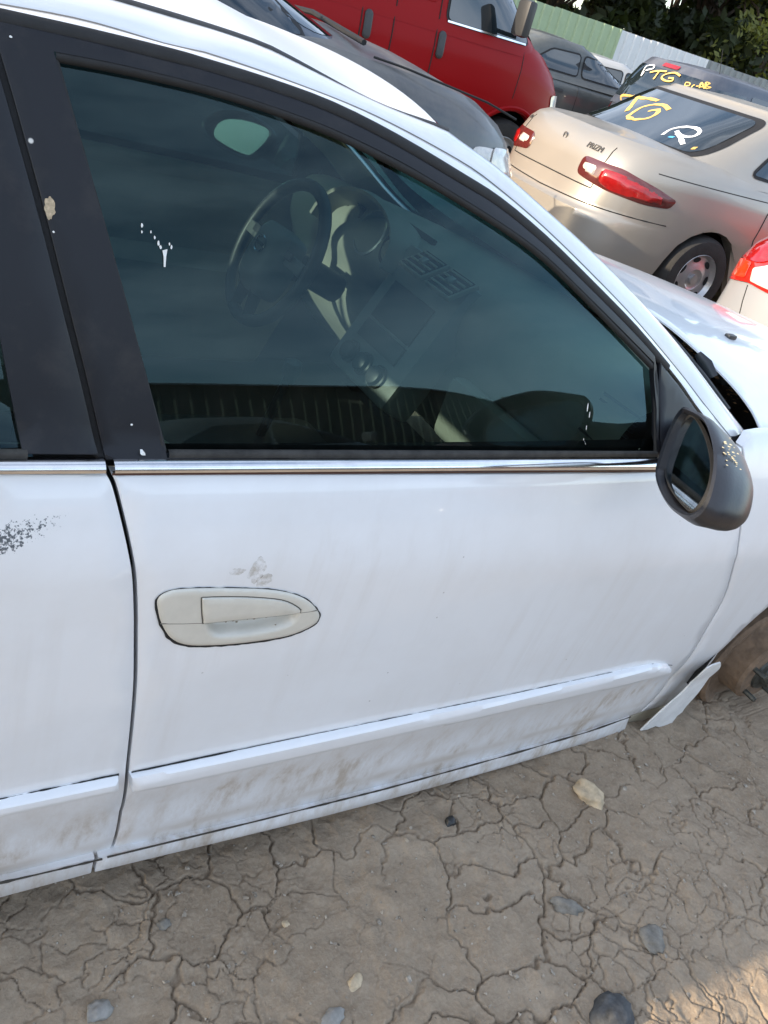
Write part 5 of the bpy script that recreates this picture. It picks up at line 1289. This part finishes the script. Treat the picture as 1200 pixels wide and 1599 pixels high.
for i in range(-3, 12):
    mb = MB(); mb.tube([(i * 3.0, .09, 0), (i * 3.0, .09, 1.95)], .035, 8); mb.build('post', FD_, fence)
mb = MB(); mb.box((12.5, .06, 1.75), (42, .05, .05)); mb.build('rail', FD_, fence); mb = MB(); mb.box((12.5, .06, .5), (42, .05, .05)); mb.build('rail', FD_, fence)

# ---------------------------------------------------------------- trees behind the fence
BARK = mat('bark', (.10, .075, .055), .95, bump=.6, bscale=20, var=.3)
def leaf_mat(name, c):
    M = mat(name, c, .55, var=.45, vscale=1.6); n, l, p = N(M)
    M2 = n.new('ShaderNodeBsdfTranslucent'); M2.inputs[0].default_value = (c[0] * 2.2, c[1] * 2.0, c[2] * .9, 1); a = n.new('ShaderNodeMixShader'); a.inputs[0].default_value = .35
    o = [q for q in n if q.type == 'OUTPUT_MATERIAL'][0]; l.new(p.outputs[0], a.inputs[1]); l.new(M2.outputs[0], a.inputs[2]); l.new(a.outputs[0], o.inputs[0]); return M
LEAVES = [leaf_mat('shaded_leaves', (.028, .040, .014)), leaf_mat('olive_leaves', (.075, .095, .026)), leaf_mat('sunlit_leaves', (.13, .15, .035))]  # near-black and yellow-green copies put shade and sunlight into the leaf colour
def tree(loc, h, rad, m_, seed, label, nclump=130, leaf=.16, per=140, low=.18):
    rr = random.Random(seed); t = empty('tree', loc); tag(t, label, 'tree', 'trees behind the fence')
    mb = MB(); lean = (rr.uniform(-.3, .3), rr.uniform(-.3, .3))
    trunk = [(lean[0] * k * k, lean[1] * k * k, h * .6 * k) for k in np.linspace(0, 1, 7)]; mb.tube(trunk, [.17 * (1 - .1 * i) for i in range(7)], 8); cl = []
    for k in range(nclump):
        a = rr.uniform(0, 6.283); zz = rr.uniform(low, 1.0); rmax = rad * math.sin(math.pi * min(.97, .12 + zz * .86)) ** .6; q = rmax * math.sqrt(rr.uniform(.05, 1))
        cl.append((q * math.cos(a) + lean[0] * zz, q * math.sin(a) + lean[1] * zz, h * zz, rr.uniform(.35, .75)))
    for c_ in cl[::5]:
        b0 = Vector(trunk[rr.randint(2, 6)]); b1 = Vector(c_[:3]); mid = b0.lerp(b1, .5) + Vector((0, 0, .25)); mb.tube([b0, mid, b1], [.06, .035, .012], 5)
    mb.build('trunk', BARK, t)
    n = nclump * per; rg = np.random.default_rng(seed); C = np.array(cl)[rg.integers(0, nclump, n)]
    d = rg.normal(size=(n, 3)); d /= np.linalg.norm(d, axis=1)[:, None]; P = C[:, :3] + d * (C[:, 3] * rg.random(n) ** .45)[:, None] * np.array([1, 1, .75])
    u = rg.normal(size=(n, 3)); u /= np.linalg.norm(u, axis=1)[:, None]; w = np.cross(u, rg.normal(size=(n, 3))); w /= np.linalg.norm(w, axis=1)[:, None]; s = (leaf * (.5 + rg.random(n)))[:, None]
    V = np.stack([P - u * s, P + w * s * .45, P + u * s, P - w * s * .45], 1).reshape(-1, 3); me_ = bpy.data.meshes.new('crown'); me_.vertices.add(4 * n); me_.vertices.foreach_set('co', V.astype(np.float32).ravel())
    me_.loops.add(4 * n); me_.loops.foreach_set('vertex_index', np.arange(4 * n, dtype=np.int32)); me_.polygons.add(n); me_.polygons.foreach_set('loop_start', np.arange(0, 4 * n, 4, dtype=np.int32)); me_.update(calc_edges=True); me_.materials.append(m_)
    o = bpy.data.objects.new('crown', me_); COL.objects.link(o); o.parent = t; return t
tree((11.5, 19.5, 0), 8.5, 3.0, LEAVES[0], 1, 'dark tree above the green fence sheets')
tree((16.5, 20.5, 0), 9.5, 3.4, LEAVES[0], 2, 'dark tree above the joint of the green and white sheets')
tree((21.5, 19.8, 0), 9.0, 3.0, LEAVES[0], 3, 'dark tree above the white fence sheets')
tree((21.6, 17.4, .9), 4.6, 1.7, LEAVES[2], 4, 'sunlit yellow-green tree leaning over the fence at the top right', 46, .085, 100, .25)
tree((26.5, 20.0, 0), 9.0, 3.2, LEAVES[0], 5, 'dark tree at the right end of the row behind the grey sheets')
tree((6.0, 20.0, 0), 9.0, 3.2, LEAVES[0], 6, 'dark tree behind the roof of the red van')
tree((14.5, 24.5, 0), 10, 3.8, LEAVES[0], 7, 'dark tree in the second row, left of the gap'); tree((20.0, 25.0, 0), 10, 3.8, LEAVES[0], 8, 'dark tree in the second row, in the middle'); tree((26.5, 26.0, 0), 10, 4.0, LEAVES[0], 9, 'dark tree in the second row, far right'); tree((33, 22.0, 0), 9, 3.6, LEAVES[0], 10, 'dark tree past the right end of the picture')

# ---------------------------------------------------------------- across the lane behind the photographer: seen mirrored in the side window
shed = empty('metal_shed', (0, -17.0, 0)); tag(shed, 'long dark corrugated metal shed, seen mirrored in the side window', 'shed')
SHM = mat('dark_green_cladding', (.045, .065, .05), .6, var=.25, vscale=.6); SHR = mat('shed_roof_sheet', (.10, .105, .10), .6, metal=.2, var=.15, vscale=.5)
X0, X1, SH = -10.0, 21.0, 3.9
prof = []
x = X0
while x < X1: prof += [(x, 0), (x + .26, 0), (x + .30, .05), (x + .36, .05), (x + .40, 0)]; x += .40
v, f = loft([[(a, b_, 0) for a, b_ in prof], [(a, b_, SH) for a, b_ in prof]]); mesh_obj('wall', v, f, SHM, shed, False)
mesh_obj('wall', [(X0, -.02, 0), (X0, -10, 0), (X0, -10, SH), (X0, -5, SH + .9), (X0, -.02, SH)], [(0, 1, 2, 3, 4)], SHM, shed, False); mesh_obj('wall', [(X1, -.02, 0), (X1, -10, 0), (X1, -10, SH), (X1, -5, SH + .9), (X1, -.02, SH)], [(4, 3, 2, 1, 0)], SHM, shed, False)
mb = MB(); mb.add([(X0 - .3, .35, SH - .03), (X1 + .3, .35, SH - .03), (X1 + .3, -5, SH + .95), (X0 - .3, -5, SH + .95), (X0 - .3, -10.3, SH - .03), (X1 + .3, -10.3, SH - .03)], [(0, 1, 2, 3), (3, 2, 5, 4)]); mb.build('roof', SHR, shed, False)
mb = MB(); mb.box((2.0, .04, 1.5), (3.2, .08, 3.0)); mb.build('roller_door', mat('grey_roller_door', (.16, .18, .17), .5), shed)
pole = empty('utility_pole', (-7.0, -27, 0)); tag(pole, 'wooden utility pole behind the shed, mirrored in the window', 'pole')
mb = MB(); mb.tube([(0, 0, 0), (0, 0, 8.6)], [.14, .10], 10); mb.build('post', BARK, pole); mb = MB(); mb.box((0, 0, 8.1), (1.8, .1, .1)); mb.build('crossarm', BARK, pole)
MATTEGL = mat('matte_dark_glass', (.03, .029, .026), .6, spec=.2, var=.3)  # dark and matte so these panes mirror no bright sky
for (px_, py_, yaw_, col_, lab) in ((-7.6, -4.9, 1, (.03, .035, .045), 'dark blue sedan across the lane, leftmost of those mirrored in the window'), (-2.7, -5.1, -2, (.05, .045, .04), 'brown-black sedan across the lane, second of those mirrored in the window'),
                                   (2.3, -5.0, 1, (.14, .145, .15), 'grey sedan across the lane, mirrored in the window'), (7.2, -5.2, -1, (.06, .012, .012), 'maroon sedan across the lane, rightmost of those mirrored in the window')):
    tag(plain_car('parked_sedan', GR, (px_, py_, 0), R(yaw_), car_paint('matte_paint', col_, .5, coat=.1), gl=MATTEGL), lab, 'car', 'cars across the lane')  # paint and glass dulled to keep the side window's reflection dark

# ---------------------------------------------------------------- stones and scraps on the ground
def stone(name, px, py, size, m_, label, seed, rot=0.0, sink=.35, cat='stone', group=None):
    p = world_at(px, py, z=0.0); bm = bmesh.new(); bmesh.ops.create_icosphere(bm, subdivisions=3, radius=1)
    for v in bm.verts:
        c_ = v.co.copy(); k = 1 + .40 * noise.noise(c_ * 1.3 + Vector((seed, 0, 0))) + .22 * noise.noise(c_ * 3.1 + Vector((0, seed, 0))) + .08 * noise.noise(c_ * 8); v.co = Vector((c_.x * size[0] * k, c_.y * size[1] * k, max(-.5, c_.z) * size[2] * k))
    me_ = bpy.data.meshes.new(name); bm.to_mesh(me_); bm.free(); me_.polygons.foreach_set('use_smooth', [True] * len(me_.polygons)); me_.materials.append(m_)
    o = bpy.data.objects.new(name, me_); COL.objects.link(o); o.location = (p.x, p.y, gz(p.x, p.y) + size[2] * (.5 - sink)); o.rotation_euler = (0, 0, rot); tag(o, label, cat, group); return o
TANST = mat('tan_sandstone', (.50, .40, .27), .9, bump=.3, bscale=60, var=.35, vscale=28); DKST = mat('blue_grey_stone', (.19, .175, .15), .9, bump=.3, bscale=60, var=.4, vscale=40); GRST = mat('dusty_grey_flake', (.26, .25, .23), .9, bump=.2, bscale=60, var=.3, vscale=40); BLKC = mat('black_scrap', (.02, .022, .024), .35, bump=.4, bscale=80)
stone('tan_stone', 920, 1240, (.030, .038, .022), TANST, 'pale tan stone on the mud below the splash strip', 3, .5)
stone('black_scrap', 703, 1284, (.013, .011, .010), BLKC, 'small shiny black scrap below the middle of the door', 5, .3, .2, 'scrap')
stone('flat_stone', 886, 1412, (.014, .032, .010), DKST, 'narrow blue-grey stone flush with the mud', 8, .9, .30)
stone('flat_stone', 1018, 1464, (.030, .026, .010), DKST, 'wide blue-grey flat stone to the right of the narrow one', 9, .6, .34)
stone('dark_stone', 958, 1584, (.042, .034, .018), mat('charcoal_stone', (.06, .063, .066), .85, bump=.4, bscale=60, var=.6, vscale=35), 'large dark stone at the bottom edge beside the sunlit patch', 12, .2, .25)
stone('dark_pebble', 256, 1442, (.011, .010, .008), DKST, 'small dark pebble left of centre on the cracked mud', 15)
stone('grey_stone', 155, 1574, (.020, .015, .008), GRST, 'grey flat stone at the bottom left', 17, .2, .3)
stone('pale_flake', 556, 1532, (.016, .010, .006), TANST, 'pale flake at the bottom centre', 19, .5, .3)
stone('pale_pebble', 448, 1439, (.007, .006, .005), TANST, 'tiny pale pebble between two cracks', 21)
stone('grey_flake', 520, 1590, (.022, .014, .008), GRST, 'grey flake cut by the bottom edge of the picture', 23, .3, .3)
mb = MB(); rr = random.Random(5); NG = 1500
gxy = np.array([(rr.uniform(-.2, 2.0), rr.uniform(.12, .95)) for _ in range(NG)]); gzz = ground_h(gxy[:, 0], gxy[:, 1])
for k in range(NG):
    x, y = gxy[k]; s = rr.choice((.0016, .002, .0025, .003, .004, .006)) * rr.uniform(.7, 1.2)
    q = [Vector((rr.uniform(-1, 1), rr.uniform(-1, 1), rr.uniform(-.4, .9))).normalized() * s * rr.uniform(.7, 1.2) for _ in range(7)]
    bm = bmesh.new(); [bm.verts.new(Vector((x, y, 0)) + w_) for w_ in q]; bmesh.ops.convex_hull(bm, input=bm.verts); bm.verts.index_update()
    mb.add([(v.co.x, v.co.y, v.co.z + gzz[k] + s * .2) for v in bm.verts], [[v.index for v in f_.verts] for f_ in bm.faces]); bm.free()
tag(mb.build('grit', mat('grit_stones', (.30, .26, .21), .9, var=.6, vscale=90), None, False), 'loose grit and crumbs scattered over the mud', 'grit', kind='stuff')
